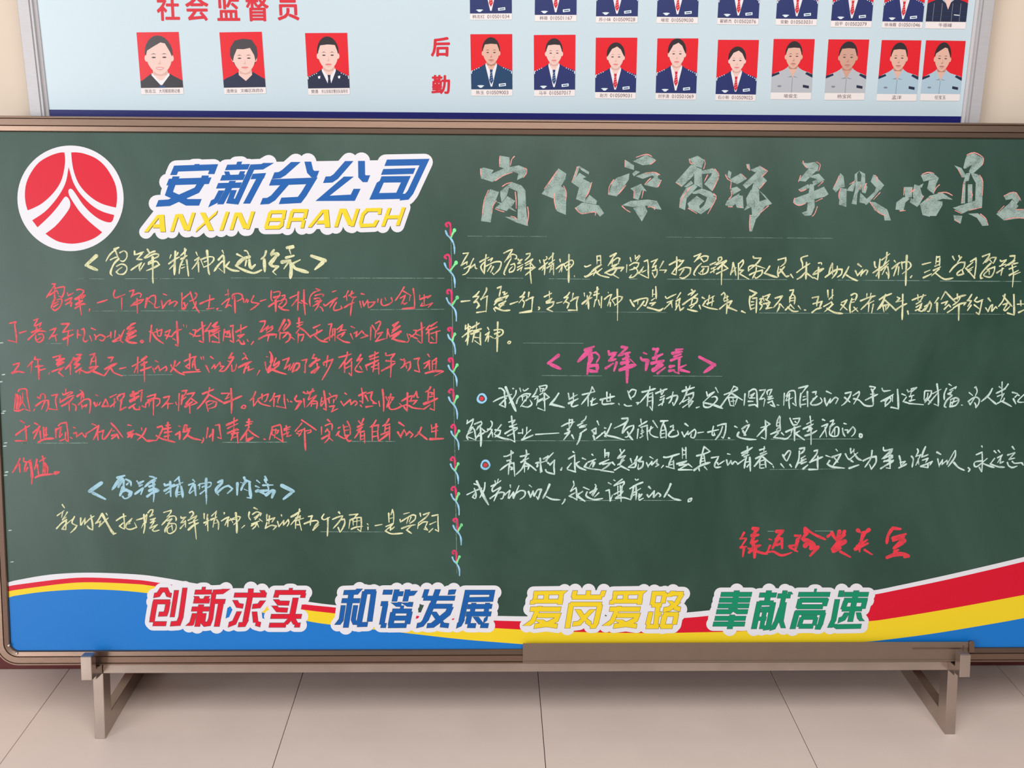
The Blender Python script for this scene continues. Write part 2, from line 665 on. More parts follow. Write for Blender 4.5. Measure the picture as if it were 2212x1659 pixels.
        poly([(cx - nk * 0.95, sy - 0.05), (cx - nk * 1.3, sy + 0.02), (cx - nk * 0.9, sy + 0.15), (cx - 0.01, sy + 0.14)], body)
        poly([(cx + nk * 0.95, sy - 0.05), (cx + nk * 1.3, sy + 0.02), (cx + nk * 0.9, sy + 0.15), (cx + 0.01, sy + 0.14)], body, False)
        lay[0] += 0.00006
        poly([(cx - nk * 0.9, sy + 0.15), (cx - 0.01, sy + 0.125), (cx - 0.03, sy + 0.15)], 'shirtdark', False)
        poly([(cx + nk * 0.9, sy + 0.16), (cx + 0.01, sy + 0.125), (cx + 0.05, sy + 0.15)], 'shirtdark', False)
        poly([(cx - 0.004, sy + 0.15), (cx + 0.004, sy + 0.15), (cx + 0.002, 1), (cx - 0.008, 1)], 'shirtdark', False)
        poly([(0.0, sy + 0.10), (0.17, sy + 0.055), (0.19, sy + 0.09), (0.0, sy + 0.15)], 'dark', False)
        poly([(1.0, sy + 0.10), (0.85, sy + 0.055), (0.82, sy + 0.09), (1.0, sy + 0.16)], 'dark', False)
        poly([(0.78, 0.85), (0.93, 0.87), (0.93, 0.92), (0.78, 0.90)], 'dark', False)
        ell(0.2, 0.88, 0.05, 0.018, 'shirtdark', 10, step=False)
    elif kind == 'plaid':
        poly([(cx - nk, sy - 0.05), (cx - nk * 1.3, sy + 0.02), (cx - 0.05, sy + 0.1)], 'bluegrey')
        poly([(cx + nk, sy - 0.05), (cx + nk * 1.3, sy + 0.02), (cx + 0.05, sy + 0.1)], 'bluegrey', False)
        poly([(cx - nk * 0.85, sy - 0.02), (cx + nk * 0.85, sy - 0.02), (cx + 0.02, sy + 0.22)], sk)
        lay[0] += 0.00006
        for x in (0.16, 0.36, 0.62, 0.82):
            poly([(x, sy + 0.1), (x + 0.012, sy + 0.1), (x + 0.012, 0.99), (x, 0.99)], 'shirtdark', False)
        for y in (0.8, 0.9):
            poly([(0.02, y), (0.98, y), (0.98, y + 0.006), (0.02, y + 0.006)], 'tie_blue', False)
        poly([(0.68, 0.86), (0.82, 0.87), (0.82, 0.885), (0.68, 0.875)], 'badge', False)
    # head: ears, face, hair
    ell(cx - rx * 1.0, cy + 0.015, rx * 0.16, ry * 0.2, sk, 10)
    ell(cx + rx * 1.0, cy + 0.015, rx * 0.16, ry * 0.2, sk, 10, step=False)
    face = []
    for i in range(28):
        a = 2 * PI * i / 28
        x, y = math.cos(a), math.sin(a)
        if y > 0:
            x *= 1 - 0.22 * y * y
        face.append((cx + rx * x, cy + ry * y))
    poly(face, sk)
    top = cy - ry
    if hair == 'short':
        pts = [(cx - rx * 1.05, cy - 0.02)]
        for i in range(13):
            a = PI + PI * i / 12
            pts.append((cx + rx * 1.09 * math.cos(a), cy - ry * 0.25 + ry * 1.0 * math.sin(a)))
        pts += [(cx + rx * 1.05, cy - 0.02), (cx + rx * 0.92, cy - ry * 0.35), (cx + rx * 0.75, cy - ry * 0.68), (cx, cy - ry * 0.72), (cx - rx * 0.75, cy - ry * 0.66), (cx - rx * 0.92, cy - ry * 0.35)]
        poly(pts, 'hair')
    elif hair == 'side':
        pts = [(cx - rx * 1.02, cy - 0.04)]
        for i in range(13):
            a = PI + PI * i / 12
            pts.append((cx + rx * 1.1 * math.cos(a), cy - ry * 0.2 + ry * 1.06 * math.sin(a)))
        pts += [(cx + rx * 1.02, cy - 0.01), (cx + rx * 0.9, cy - ry * 0.3), (cx + rx * 0.55, cy - ry * 0.8), (cx + rx * 0.2, cy - ry * 0.86), (cx - rx * 0.4, cy - ry * 0.62), (cx - rx * 0.9, cy - ry * 0.4)]
        poly(pts, 'hair2' if rx > 0.25 else 'hair')
    elif hair == 'full':
        pts = [(cx - rx * 1.05, cy + 0.06), (cx - rx * 1.28, cy - ry * 0.2), (cx - rx * 1.2, cy - ry * 0.7), (cx - rx * 0.75, cy - ry * 1.18), (cx, cy - ry * 1.3), (cx + rx * 0.8, cy - ry * 1.22), (cx + rx * 1.2, cy - ry * 0.75), (cx + rx * 1.25, cy - ry * 0.2), (cx + rx * 1.02, cy + 0.06), (cx + rx * 0.93, cy - ry * 0.2), (cx + rx * 0.6, cy - ry * 0.68), (cx, cy - ry * 0.6), (cx - rx * 0.6, cy - ry * 0.62), (cx - rx * 0.92, cy - ry * 0.15)]
        poly(pts, 'hair2')
    else:  # hair drawn back from a parting
        pts = [(cx - rx * 1.1, cy + 0.0)]
        for i in range(13):
            a = PI + PI * i / 12
            pts.append((cx + rx * 1.13 * math.cos(a), cy - ry * 0.12 + ry * 1.08 * math.sin(a)))
        pts += [(cx + rx * 1.1, cy + 0.0), (cx + rx * 0.93, cy - ry * 0.2), (cx + rx * 0.62, cy - ry * 0.62), (cx + rx * 0.15, cy - ry * 0.86), (cx - rx * 0.5, cy - ry * 0.66), (cx - rx * 0.95, cy - ry * 0.15)]
        poly(pts, 'hair')
    ex = rx * 0.42
    lay[0] += 0.00006
    for s in (-1, 1):
        ell(cx + s * ex, cy + ry * 0.0, rx * 0.17, ry * 0.045, 'eye', 10, step=False)
        poly([(cx + s * ex - rx * 0.24, cy - ry * 0.17), (cx + s * ex, cy - ry * 0.235), (cx + s * ex + rx * 0.24, cy - ry * 0.17), (cx + s * ex, cy - ry * 0.19)], 'shade2' if hair == 'bun' else 'hair2', False)
    poly([(cx - rx * 0.17, cy + ry * 0.36), (cx, cy + ry * 0.31), (cx + rx * 0.17, cy + ry * 0.36), (cx, cy + ry * 0.41)], sh, False)
    poly([(cx + rx * 0.02, cy + ry * 0.05), (cx + rx * 0.1, cy + ry * 0.32), (cx + rx * 0.04, cy + ry * 0.33)], sh, False)
    ell(cx, cy + ry * 0.62, rx * 0.34, ry * 0.065, lp, 12, step=False)
    poly([(cx - rx * 0.4, cy + ry * 0.72), (cx - rx * 0.1, cy + ry * 0.76), (cx + rx * 0.4, cy + ry * 0.72), (cx, cy + ry * 0.79)], sh, False)
    if kind == 'suit':
        lay[0] += 0.00006
        ell(cx, cy + ry * 0.6, rx * 0.3, ry * 0.12, 'lip', 14, 0, PI, step=False)
        lay[0] += 0.00006
        ell(cx, cy + ry * 0.61, rx * 0.25, ry * 0.06, 'white', 14, 0, PI, step=False)
    o = mb.build('portrait_print', PMATS, card)
    return o


def card(px, label, caption, kind, capbox, **kw):
    q = [Vector(on_wall(*p)) for p in px]
    c = sum((p for p in q), Vector((0, 0))) / 4
    e = empty('portrait_card', (c.x, PANEL_Y - 0.0004, c.y), PI / 2, label, 'photo card', 'portrait cards on the notice panel')
    q = [p - c for p in q]
    mb = MB()
    TL, TR, BR, BL = q
    n = 0
    lo = [(p.x, p.y, 0.0) for p in (BL, BR, TR, TL)]
    hi = [(p.x, p.y, 0.0006) for p in (BL, BR, TR, TL)]
    mb.v = lo + hi
    mb.f = [(3, 2, 1, 0), (4, 5, 6, 7), (0, 1, 5, 4), (1, 2, 6, 5), (2, 3, 7, 6), (3, 0, 4, 7)]
    mb.m = [0] * 6
    mb.build('card_base', M_paper, e)
    frac = 0.105 if kind not in ('grey', 'bluegrey', 'plaid') else 0.115
    portrait(e, q, frac, kind, **kw)
    a, b = capbox
    y0, y1 = 1 - frac * 0.80, 1 - frac * 0.22
    qq = []
    for x, y in ((a, y0), (b, y0), (b, y1), (a, y1)):
        t = TL * (1 - x) + TR * x
        s = BL * (1 - x) + BR * x
        qq.append(tuple(t * (1 - y) + s * y))
    if isinstance(caption, str):
        caption = [(caption, 0, 1)]
    L_, R_ = qq[0], qq[1]
    for s, u0, u1 in caption:
        def lerp(p, r, t):
            return (p[0] + (r[0] - p[0]) * t, p[1] + (r[1] - p[1]) * t)
        quad = (lerp(qq[0], qq[1], u0), lerp(qq[0], qq[1], u1), lerp(qq[3], qq[2], u1), lerp(qq[3], qq[2], u0))
        text_quad('caption_text', s, quad, M_ink, e, lambda x, y: (x, y), 0.0009, 0.0)
    return e


card(((295, 70), (386, 69), (397, 203), (306, 204)), 'photo card of a smiling man in black suit, leftmost card on the panel', [('张志立', 0, .31), ('大河报首席记者', .40, 1)], 'suit', (.09, .92), cx=.49, cy=.45, rx=.30, ry=.31, hair='side', skin='skin')
card(((474, 70), (565.5, 68.6), (575, 202), (485, 203.4)), 'photo card of a man with thick hair and dark round-neck shirt', [('连继业', 0, .29), ('文峰区政府办', .38, 1)], 'tee', (.06, .94), cx=.54, cy=.47, rx=.26, ry=.27, hair='full', skin='skin')
card(((659, 71.5), (750, 71), (756, 203.7), (666.6, 205)), 'photo card of a young man in black uniform with silver collar pins', [('樊勇', 0, .19), ('市公安局交警支队指导员', .28, 1)], 'police', (.07, .95), cx=.52, cy=.40, rx=.235, ry=.27, hair='short', skin='skin')

BOT = [
    (((1016, 74), (1106.4, 73.7), (1106.8, 206.8), (1018.4, 206.8)), 'photo card of a man in teal-navy uniform and blue tie, first of lower row', [('陈玉', 0, .24), ('010509003', .32, 1)], 'uniform_teal', (.12, .90), dict(cx=.49, cy=.33, rx=.195, ry=.22, hair='short', tie='tie_blue', skin='skin2')),
    (((1153, 75.7), (1243, 75), (1242, 207.3), (1153.8, 208)), 'photo card of a pale young man in navy uniform and striped blue tie', [('马丰', 0, .24), ('010507017', .32, 1)], 'uniform', (.12, .90), dict(cx=.485, cy=.33, rx=.19, ry=.215, hair='short', tie='tie_blue')),
    (((1287, 81.4), (1376.5, 81.4), (1372.9, 213.6), (1285.2, 212.5)), 'photo card of a woman with parted hair and red tie, third of lower row', [('赵方', 0, .24), ('010509031', .32, 1)], 'uniform', (.12, .90), dict(cx=.49, cy=.35, rx=.19, ry=.22, hair='bun')),
    (((1420, 83), (1508.2, 83), (1503, 215.5), (1415.7, 214.5)), 'photo card of a woman whose hair nearly touches its top edge, lower row', [('刘宇清', 0, .31), ('010501069', .39, 1)], 'uniform', (.06, .94), dict(cx=.49, cy=.28, rx=.195, ry=.235, hair='bun')),
    (((1551, 86), (1639.2, 86.4), (1631.6, 218), (1544.8, 216.8)), 'photo card of a woman placed low in the picture, fifth of lower row', [('石小新', 0, .32), ('010509025', .40, 1)], 'uniform', (.06, .93), dict(cx=.49, cy=.375, rx=.19, ry=.21, hair='bun')),
    (((1671, 84.1), (1759.7, 84.5), (1751.2, 215.1), (1664.2, 214.5)), 'photo card of a crew-cut man in pale grey shirt, sixth of lower row', '喻俊生', 'grey', (.33, .66), dict(cx=.51, cy=.32, rx=.19, ry=.225, hair='short', skin='skin2')),
    (((1789.4, 85), (1877.3, 85.4), (1866.3, 215.8), (1780, 215.8)), 'photo card of a broad-faced man in warm grey shirt, seventh of the lower row', '杨宝民', 'grey', (.32, .67), dict(cx=.51, cy=.33, rx=.21, ry=.235, hair='short', skin='skin3')),
    (((1904.4, 86.5), (1990, 87.3), (1978.8, 218.2), (1892.7, 217.8)), 'photo card of a man with black crop in blue-grey shirt, eighth of lower row', '孟洋', 'bluegrey', (.38, .62), dict(cx=.47, cy=.33, rx=.195, ry=.23, hair='short', skin='skin2')),
    (((2000, 87), (2085.7, 88.5), (2072, 218.2), (1987, 217.2)), 'photo card of a man with side-parted hair and blue-grey shirt, lower right corner', '任宝玉', 'bluegrey', (.36, .64), dict(cx=.46, cy=.335, rx=.19, ry=.24, hair='side', skin='skin2')),
]
for px, lb, cap, kind, cb, kw in BOT:
    card(px, lb, cap, kind, cb, **kw)
TOPR = [
    ((1015.3, 43, 1105.7, 42.5), 'first', [('韩志红', 0, .33), ('010501034', .40, 1)], 'uniform', (.06, .94)),
    ((1155, 45.9, 1245, 45.9), 'second', [('韩璐', 0, .24), ('010501167', .32, 1)], 'uniform', (.12, .90)),
    ((1287, 49, 1377, 49), 'third', [('苏小妹', 0, .33), ('010509028', .40, 1)], 'uniform', (.07, .94)),
    ((1418, 50, 1506.8, 50.7), 'fourth', [('喻宏', 0, .24), ('010509030', .32, 1)], 'uniform', (.11, .89)),
    ((1549, 52.2, 1637.6, 53.7), 'fifth', [('翟颖杰', 0, .33), ('010502076', .40, 1)], 'uniform', (.06, .94)),
    ((1674.9, 54, 1763.5, 55), 'sixth', [('安勤', 0, .24), ('010503031', .32, 1)], 'uniform', (.12, .89)),
    ((1793.7, 58.2, 1881.6, 59.2), 'seventh', [('田平', 0, .24), ('010502079', .32, 1)], 'uniform', (.11, .88)),
    ((1904.4, 60, 1991.5, 61), 'eighth', [('徐海霞', 0, .33), ('010501046', .40, 1)], 'uniform', (.06, .94)),
    ((1997.4, 61.5, 2084.7, 62.5), 'last', '牛振峰', 'plaid', (.33, .66)),
]
tops = [-2, 1, 1, 5, 6, 7, 8.5, 10, 13]
tiey = [.34, .345, .37, .36, .37, .37, .36, .36, .36]
for (xa, ya, xb, yb), nth, cap, kind, cb in TOPR:
    i = len([o for o in bpy.data.objects if o.name.startswith('portrait_card')]) - 12
    ln = 0.12 * ((xa + xb) / 2 - 1106) / 1050 * 131
    wear = 'checked shirt' if kind == 'plaid' else 'navy uniform'
    card(((xa + ln, ya - 131), (xb + ln, yb - 131), (xb, yb), (xa, ya)),
         'photo card with %s cut off at the neck, %s of upper row' % (wear, nth), cap, kind, cb,
         cx=.5, cy=tiey[i] - .03, rx=.19, ry=.21, hair='short' if kind == 'plaid' else 'bun', skin='skin')

# ------------------------------------------------------------------ the blackboard, leaning back on its stand
board = empty('blackboard', P0, PI / 2 - LEAN,
              'long green blackboard covered in coloured chalk writing, leaning on its metal stand', 'blackboard')
_, vb = on_board(1100, 1434.5, 0.009)
_, vt = on_board(1100, 257.5, 0.009)
u_in, _ = on_board(15, 1200)
ul = u_in - 0.033
ur = 1.42
RW = 0.033
# writing surface: enamel green with wiped chalk haze
ms = mat('green_enamel', (60, 89, 77), 0.40, spec=0.5)
nt = ms.node_tree
bs = nt.nodes['Principled BSDF']
tc = nt.nodes.new('ShaderNodeTexCoord')
mp = nt.nodes.new('ShaderNodeMapping')
mp.inputs['Scale'].default_value = (1.6, 0.9, 1)
mp.inputs['Rotation'].default_value = (0, 0, 0.5)
n1 = nt.nodes.new('ShaderNodeTexNoise')
n1.inputs['Scale'].default_value = 2.2
n1.inputs['Detail'].default_value = 7
n1.inputs['Roughness'].default_value = 0.62
n1.inputs['Distortion'].default_value = 0.6
n2 = nt.nodes.new('ShaderNodeTexNoise')
n2.inputs['Scale'].default_value = 260
mr = nt.nodes.new('ShaderNodeMapRange')
mr.inputs[1].default_value = 0.38
mr.inputs[2].default_value = 0.75
mr.inputs[4].default_value = 0.13
ad = nt.nodes.new('ShaderNodeMath')
ad.operation = 'MULTIPLY_ADD'
ad.inputs[1].default_value = 0.03
mx = nt.nodes.new('ShaderNodeMix')
mx.data_type = 'RGBA'
mx.inputs[6].default_value = (*lin(BOARD_GREEN), 1)
mx.inputs[7].default_value = (*lin((122, 154, 142)), 1)
nt.links.new(tc.outputs['Object'], mp.inputs[0])
nt.links.new(mp.outputs[0], n1.inputs[0])
nt.links.new(tc.outputs['Object'], n2.inputs[0])
nt.links.new(n1.outputs[0], mr.inputs[0])
nt.links.new(n2.outputs[0], ad.inputs[0])
nt.links.new(mr.outputs[0], ad.inputs[2])
nt.links.new(ad.outputs[0], mx.inputs[0])
nt.links.new(mx.outputs[2], bs.inputs['Base Color'])
mb = MB()
mb.box((ul + 0.012, vb + 0.012, -0.014), (ur - 0.012, vt - 0.012, 0.0))
mb.build('writing_surface', ms, board)
FP = [(0, -0.0155), (0, 0.006), (0.002, 0.0095), (0.0045, 0.0095), (0.0055, 0.0070), (0.0065, 0.0085), (0.0195, 0.0085),
      (0.0205, 0.0055), (0.0215, 0.0072), (0.0310, 0.0060), (0.0325, 0.0035), (0.033, 0.0003), (0.033, -0.0155)]
CR = 0.052
rail('bottom_rail', FP, (ul + CR, vb), (ur, vb), (0, 1), M_frame, board)
rail('top_rail', FP, (ul + CR, vt), (ur, vt), (0, -1), M_frame, board)
rail('left_rail', FP, (ul, vb + CR), (ul, vt - CR), (1, 0), M_frame, board)
rail('right_rail', FP, (ur + 0.0005, vb), (ur + 0.0005, vt), (-1, 0), M_frame, board)


def corner(name, cx, cy, a0, a1):
    vs, fs = [], []
    N = 10
    n = len(FP)
    for k in range(N + 1):
        a = a0 + (a1 - a0) * k / N
        for d, h in FP:
            r = CR - d
            vs.append((cx + r * math.cos(a), cy + r * math.sin(a), h))
    for k in range(N):
        for i in range(n):
            j = (i + 1) % n
            fs.append((k * n + i, k * n + j, (k + 1) * n + j, (k + 1) * n + i))
    o = link(name, vs, fs, M_frame, board)
    bm = bmesh.new()
    bm.from_mesh(o.data)
    bmesh.ops.recalc_face_normals(bm, faces=bm.faces)
    bm.to_mesh(o.data)
    bm.free()
    return o


corner('corner_piece', ul + CR, vb + CR, PI, 1.5 * PI)
corner('corner_piece', ul + CR, vt - CR, PI, 0.5 * PI)
for q in ((19, 1394), (36, 1411)):
    x, y = on_board(*q, 0.007)
    mb = MB()
    for r0, r1, z0, z1 in ((0.0034, 0.0030, 0.006, 0.0082), (0.0030, 0.0018, 0.0082, 0.0094)):
        for k in range(12):
            a, b = k * PI / 6, (k + 1) * PI / 6
            mb.poly([(x + r0 * math.cos(a), y + r0 * math.sin(a), z0), (x + r0 * math.cos(b), y + r0 * math.sin(b), z0),
                     (x + r1 * math.cos(b), y + r1 * math.sin(b), z1), (x + r1 * math.cos(a), y + r1 * math.sin(a), z1)])
    mb.poly([(x + 0.0018 * math.cos(k * PI / 6), y + 0.0018 * math.sin(k * PI / 6), 0.0094) for k in range(12)])
    mb.build('screw', M_steel, board)
# chalk tray cover over the lower rail, right half
x0, _ = on_board(1129.5, 1410, 0.013)
x1, _ = on_board(2093, 1400, 0.013)
_, y1 = on_board(1600, 1388.5, 0.013)
_, y0 = on_board(1600, 1430.5, 0.013)
tray = MB()
tray.box((x0, y0, 0.0098), (x1, y1, 0.0135))
tray.box((x0 + 0.002, y0 + 0.001, 0.0098), (x1 - 0.002, y0 + 0.004, 0.0160))
tr = tray.build('chalk_tray', M_tray, board, bevel=0.0006)
mb = MB()
mb.box((x1 - 0.13, y0 + 0.0305, 0.0135), (x1, y0 + 0.0325, 0.0150))
mb.build('ridge', M_frame, tr)
mb = MB()
mb.box((x1 - 0.014, y0 + 0.026, 0.0135), (x1 - 0.0125, y0 + 0.038, 0.0150))
mb.build('seam', M_frame, tr)
mb = MB()
xe, ye = on_board(2091, 1408, 0.014)
xf, yf = on_board(2104, 1384, 0.014)
pts = [(xe, ye), (xe, yf - 0.003), (xe + 0.003, yf), (xf - 0.003, yf), (xf, yf - 0.005), (xf, ye)]
n = len(pts)
mb.v = [(p[0], p[1], 0.0095) for p in pts] + [(p[0], p[1], 0.019) for p in pts]
mb.f = [tuple(range(n - 1, -1, -1)), tuple(range(n, 2 * n))] + [(i, (i + 1) % n, n + (i + 1) % n, n + i) for i in range(n)]
mb.m = [0] * len(mb.f)
mb.build('end_cap', M_frame, tr, bevel=0.001)

# ------------------------------------------------------------------ the stand (same lean as the board)
foot = Vector((0, 2.082, 0.0))
stand = empty('board_stand', foot, PI / 2 - LEAN,
              'stainless steel tube stand with two right-angled feet holding the blackboard off the floor', 'stand')
RI = Matrix(((1, 0, 0), tuple(BV), tuple(BN)))


def S(u, v, w):
    """board coordinates -> stand object coordinates"""
    p = P0 + Vector((u, 0, 0)) + BV * v + BN * w
    return tuple(RI @ (p - foot))


def tube(name, quads, m, bevel=0.0012):
    """prism between two quads given in board coordinates"""
    vs = [S(*p) for q in quads for p in q]
    fs = [(3, 2, 1, 0), (4, 5, 6, 7), (0, 1, 5, 4), (1, 2, 6, 5), (2, 3, 7, 6), (3, 0, 4, 7)]
    o = link(name, vs, fs, m, stand)
    bm = bmesh.new()
    bm.from_mesh(o.data)
    bmesh.ops.recalc_face_normals(bm, faces=bm.faces)
    bm.to_mesh(o.data)
    bm.free()
    bv = o.modifiers.new('bevel', 'BEVEL')
    bv.width = bevel
    bv.segments = 2
    return o


def boxq(u0, u1, v0, v1, w0, w1):
    return [[(u0, v0, w0), (u1, v0, w0), (u1, v1, w0), (u0, v1, w0)], [(u0, v0, w1), (u1, v0, w1), (u1, v1, w1), (u0, v1, w1)]]


TW = 0.024
TD = 0.042
WF = -0.008          # front face of posts and bar
BT = vb - 0.0008     # bar carries the frame


def v_floor(w):
    """v where a point at depth w touches z = 0"""
    return -(P0.z + w * BN.z) / BV.z


uL0, _ = on_board(202.5, 1530, WF)
uR0, _ = on_board(2044.5, 1520, WF)
feet = [(uL0, -1), (uR0, 1)]
tube('crossbar', boxq(uL0 + TW, uR0, BT - TW, BT, WF - TW, WF), M_steel)
for u0, side in feet:
    u1 = u0 + TW
    # post: bottom cut level with the floor
    vf, vk = v_floor(WF), v_floor(WF - TD)
    tube('post', [[(u0, vf, WF), (u1, vf, WF), (u1, vk, WF - TD), (u0, vk, WF - TD)],
                  [(u0, BT - TW, WF), (u1, BT - TW, WF), (u1, BT - TW, WF - TD), (u0, BT - TW, WF - TD)]], M_steel)
    # arm running back under the board and forward to the hook
    hl = on_board(*((174.2, 1445) if side < 0 else (2073.5, 1440)), 0.052)[0]
    tube('arm', [[(hl, BT - TW, 0.028), (hl + TW, BT - TW, 0.028), (hl + TW, BT, 0.028), (hl, BT, 0.028)],
                 [(u0, BT - TW, WF - TW), (u1, BT - TW, WF - TW), (u1, BT, WF - TW), (u0, BT, WF - TW)]], M_steel)
    tube('rear_arm', boxq(u0, u1, BT - TW, BT, -0.205, WF - TW), M_steel)
    # hook standing in front of the frame
    _, h0 = on_board(*((186, 1470) if side < 0 else (2085, 1463)), 0.052)
    _, h1 = on_board(*((186, 1419) if side < 0 else (2085, 1415)), 0.052)
    hk = tube('hook', boxq(hl, hl + TW, h0, h1, 0.027, 0.052), M_steel)
    cp = tube('plug', boxq(hl + 0.001, hl + TW - 0.001, h1, h1 + 0.0015, 0.028, 0.051), M_cap if side < 0 else M_steel, 0.0005)
    # runner lying on the floor from the post back to the skirting
    def FW(x, y, z):
        p = RI @ (Vector((x, y, z)) - P0)
        return tuple(p)
    yf = P0.y + BV.y * vk + BN.y * (WF - TD) + 0.0004
    yb = WALL_Y - 0.014
    e = 0.0006
    sl = TD * math.tan(LEAN)
    tube('runner', [[FW(u0 + e, yf, 0), FW(u1 - e, yf, 0), FW(u1 - e, yf + sl, TD), FW(u0 + e, yf + sl, TD)],
                    [FW(u0 + e, yb, 0), FW(u1 - e, yb, 0), FW(u1 - e, yb, TD), FW(u0 + e, yb, TD)]], M_steel)

# ------------------------------------------------------------------ vinyl stickers
V_white = mat('white_vinyl', (218, 215, 221), 0.4, spec=0.3)
V_red = mat('red_vinyl', (206, 10, 42), 0.4, spec=0.3)
V_yel = mat('yellow_vinyl', (230, 199, 34), 0.4, spec=0.3)
V_blue = mat('blue_vinyl', (8, 86, 160), 0.4, spec=0.3)
V_ltblue = mat('sky_blue_vinyl', (16, 112, 192), 0.38, spec=0.3)
V_green = mat('green_vinyl', (8, 134, 96), 0.4, spec=0.3)
V_edge = mat('dark_vinyl_edge', (112, 86, 60), 0.5)
V_edge2 = mat('dark_cool_edge', (70, 80, 90), 0.5)


def zpoly(mb, pts, x0, y0, wd, w, mi=0):
    s = 2212.0 / wd
    q = [(*on_board(x0 + a / s, y0 + b / s), w) for a, b in pts]
    ar = sum(q[i][0] * q[(i + 1) % len(q)][1] - q[(i + 1) % len(q)][0] * q[i][1] for i in range(len(q)))
    if ar < 0:
        q = q[::-1]
    mb.poly(q, mi)


def pairs(t):
    n = [float(q) for q in t.split()]
    return list(zip(n[0::2], n[1::2]))


# round emblem
mb = MB()
ZS = 1310 / 300.0


def zp2(t):
    return [(a / ZS, 180 + b / ZS) for a, b in (pairs(t) if isinstance(t, str) else t)]


def bpoly(mb, pxs, w, mi=0):
    q = [(*on_board(*p), w) for p in pxs]
    ar = sum(q[i][0] * q[(i + 1) % len(q)][1] - q[(i + 1) % len(q)][0] * q[i][1] for i in range(len(q)))
    mb.poly(q if ar > 0 else q[::-1], mi)


def sm(pts, closed=False, sub=4):
    return smooth_path(pts, sub)


bpoly(mb, zp2([(666 + 501 * math.cos(a * PI / 36), 1085 + 498 * math.sin(a * PI / 36)) for a in range(72)]), 0.0004)
emblem = mb.build('round_emblem', V_white, board)
emblem['label'] = 'round white sticker with a red road emblem'
for t in ('608 652 615 720 608 800 585 900 545 980 480 1060 400 1130 330 1170 262 1198 243 1130 236 1040 250 940 295 840 370 745 470 685 560 655 608 652',
          '673 652 680 740 700 840 740 940 800 1020 880 1090 960 1135 1040 1160 1095 1172 1105 1080 1093 970 1050 870 985 775 900 705 800 665 730 652 673 652',
          '648 790 665 850 690 930 740 1020 820 1110 900 1175 980 1215 1078 1243 1050 1310 960 1292 870 1233 785 1145 720 1050 685 1003 660 995 645 1015 655 1060 690 1120 760 1220 860 1320 965 1405 900 1455 800 1495 680 1513 560 1495 480 1455 430 1418 520 1350 600 1260 655 1180 664 1130 650 1090 625 1068 600 1085 540 1170 460 1260 355 1358 305 1292 420 1215 510 1120 580 1020 625 920 648 790'):
    mb = MB()
    pts = sm(zp2(t), sub=3)
    bpoly(mb, pts[:-1], 0.0007)
    mb.build('red_shape', V_red, emblem)

# wave bands along the bottom
WH = [(14, 1258), (22, 1256), (87, 1244), (139, 1238.6), (206, 1237), (300, 1241), (360, 1249), (427, 1261), (550, 1281), (668, 1300), (723, 1307), (850, 1319), (1000, 1328), (1110, 1331), (1250, 1332), (1400, 1328), (1482, 1323), (1534, 1318), (1700, 1300), (1887, 1275), (1920, 1269), (2050, 1241), (2212, 1203), (2330, 1172)]
RE = [(14, 1267), (22, 1265), (139, 1250), (206, 1247.6), (300, 1252.8), (338, 1258), (430, 1272), (550, 1290), (655, 1305), (723, 1312), (850, 1326), (1000, 1337), (1110, 1341.5), (1250, 1343), (1400, 1340), (1478, 1334.8), (1531, 1330), (1700, 1311), (1888, 1284), (1920, 1278), (2050, 1251), (2212, 1213), (2330, 1182)]
YE = [(14, 1278), (22, 1276), (139, 1260.6), (206, 1257.8), (300, 1262), (331, 1266), (430, 1281), (550, 1301), (664, 1318), (722, 1324.8), (850, 1340), (1000, 1352), (1110, 1359), (1250, 1365), (1400, 1367.5), (1500, 1366), (1600, 1363.5), (1700, 1358), (1875, 1342), (1920, 1336.4), (2050, 1315), (2212, 1285), (2330, 1262)]
BL_ = [(14, 1290.5), (23, 1288.4), (87, 1279), (152, 1274), (206, 1273), (300, 1279), (430, 1298), (550, 1320), (662, 1341), (713, 1349), (886, 1368.4), (989, 1380), (1072, 1387), (1200, 1396), (1350, 1401), (1500, 1402), (1700, 1398), (1851, 1387.6), (1900, 1383.4), (2014, 1368.7), (2128, 1350), (2212, 1335), (2330, 1312)]


def band(name, top, bot, w, m, parent):
    """strip between two curves sampled along x"""
    mb = MB()

    def yat(c, x):
        for i in range(len(c) - 1):
            if c[i][0] <= x <= c[i + 1][0]:
                t = (x - c[i][0]) / (c[i + 1][0] - c[i][0])
                return c[i][1] * (1 - t) + c[i + 1][1] * t
        return c[-1][1]
    st = [smooth_path(c, 6) if c else None for c in (top, bot)]
    N = 150
    xs = [14 + (2330 - 14) * i / N for i in range(N + 1)]
    T = [on_board(x, yat(st[0], x)) for x in xs]
    B = [on_board(x, yat(st[1], x)) if st[1] else (on_board(x, 1405)[0], vb + RW - 0.001) for x in xs]
    u_min = u_in + 0.0006
    for i in range(N):
        a, b, c, d = B[i], B[i + 1], T[i + 1], T[i]
        q = [(max(u_min, p[0]), max(p[1], vb + RW - 0.001), w) for p in (a, b, c, d)]
        mb.poly(q)
    return mb.build(name, m, parent)


wave = band('wave_sticker', WH, RE, 0.0004, V_white, board)
wave['label'] = 'printed wave of white, red, yellow and blue bands along the bottom'
band('red_band', RE, YE, 0.0004, V_red, wave)
band('yellow_band', YE, BL_, 0.0004, V_yel, wave)
band('blue_band', BL_, None, 0.0004, V_ltblue, wave)


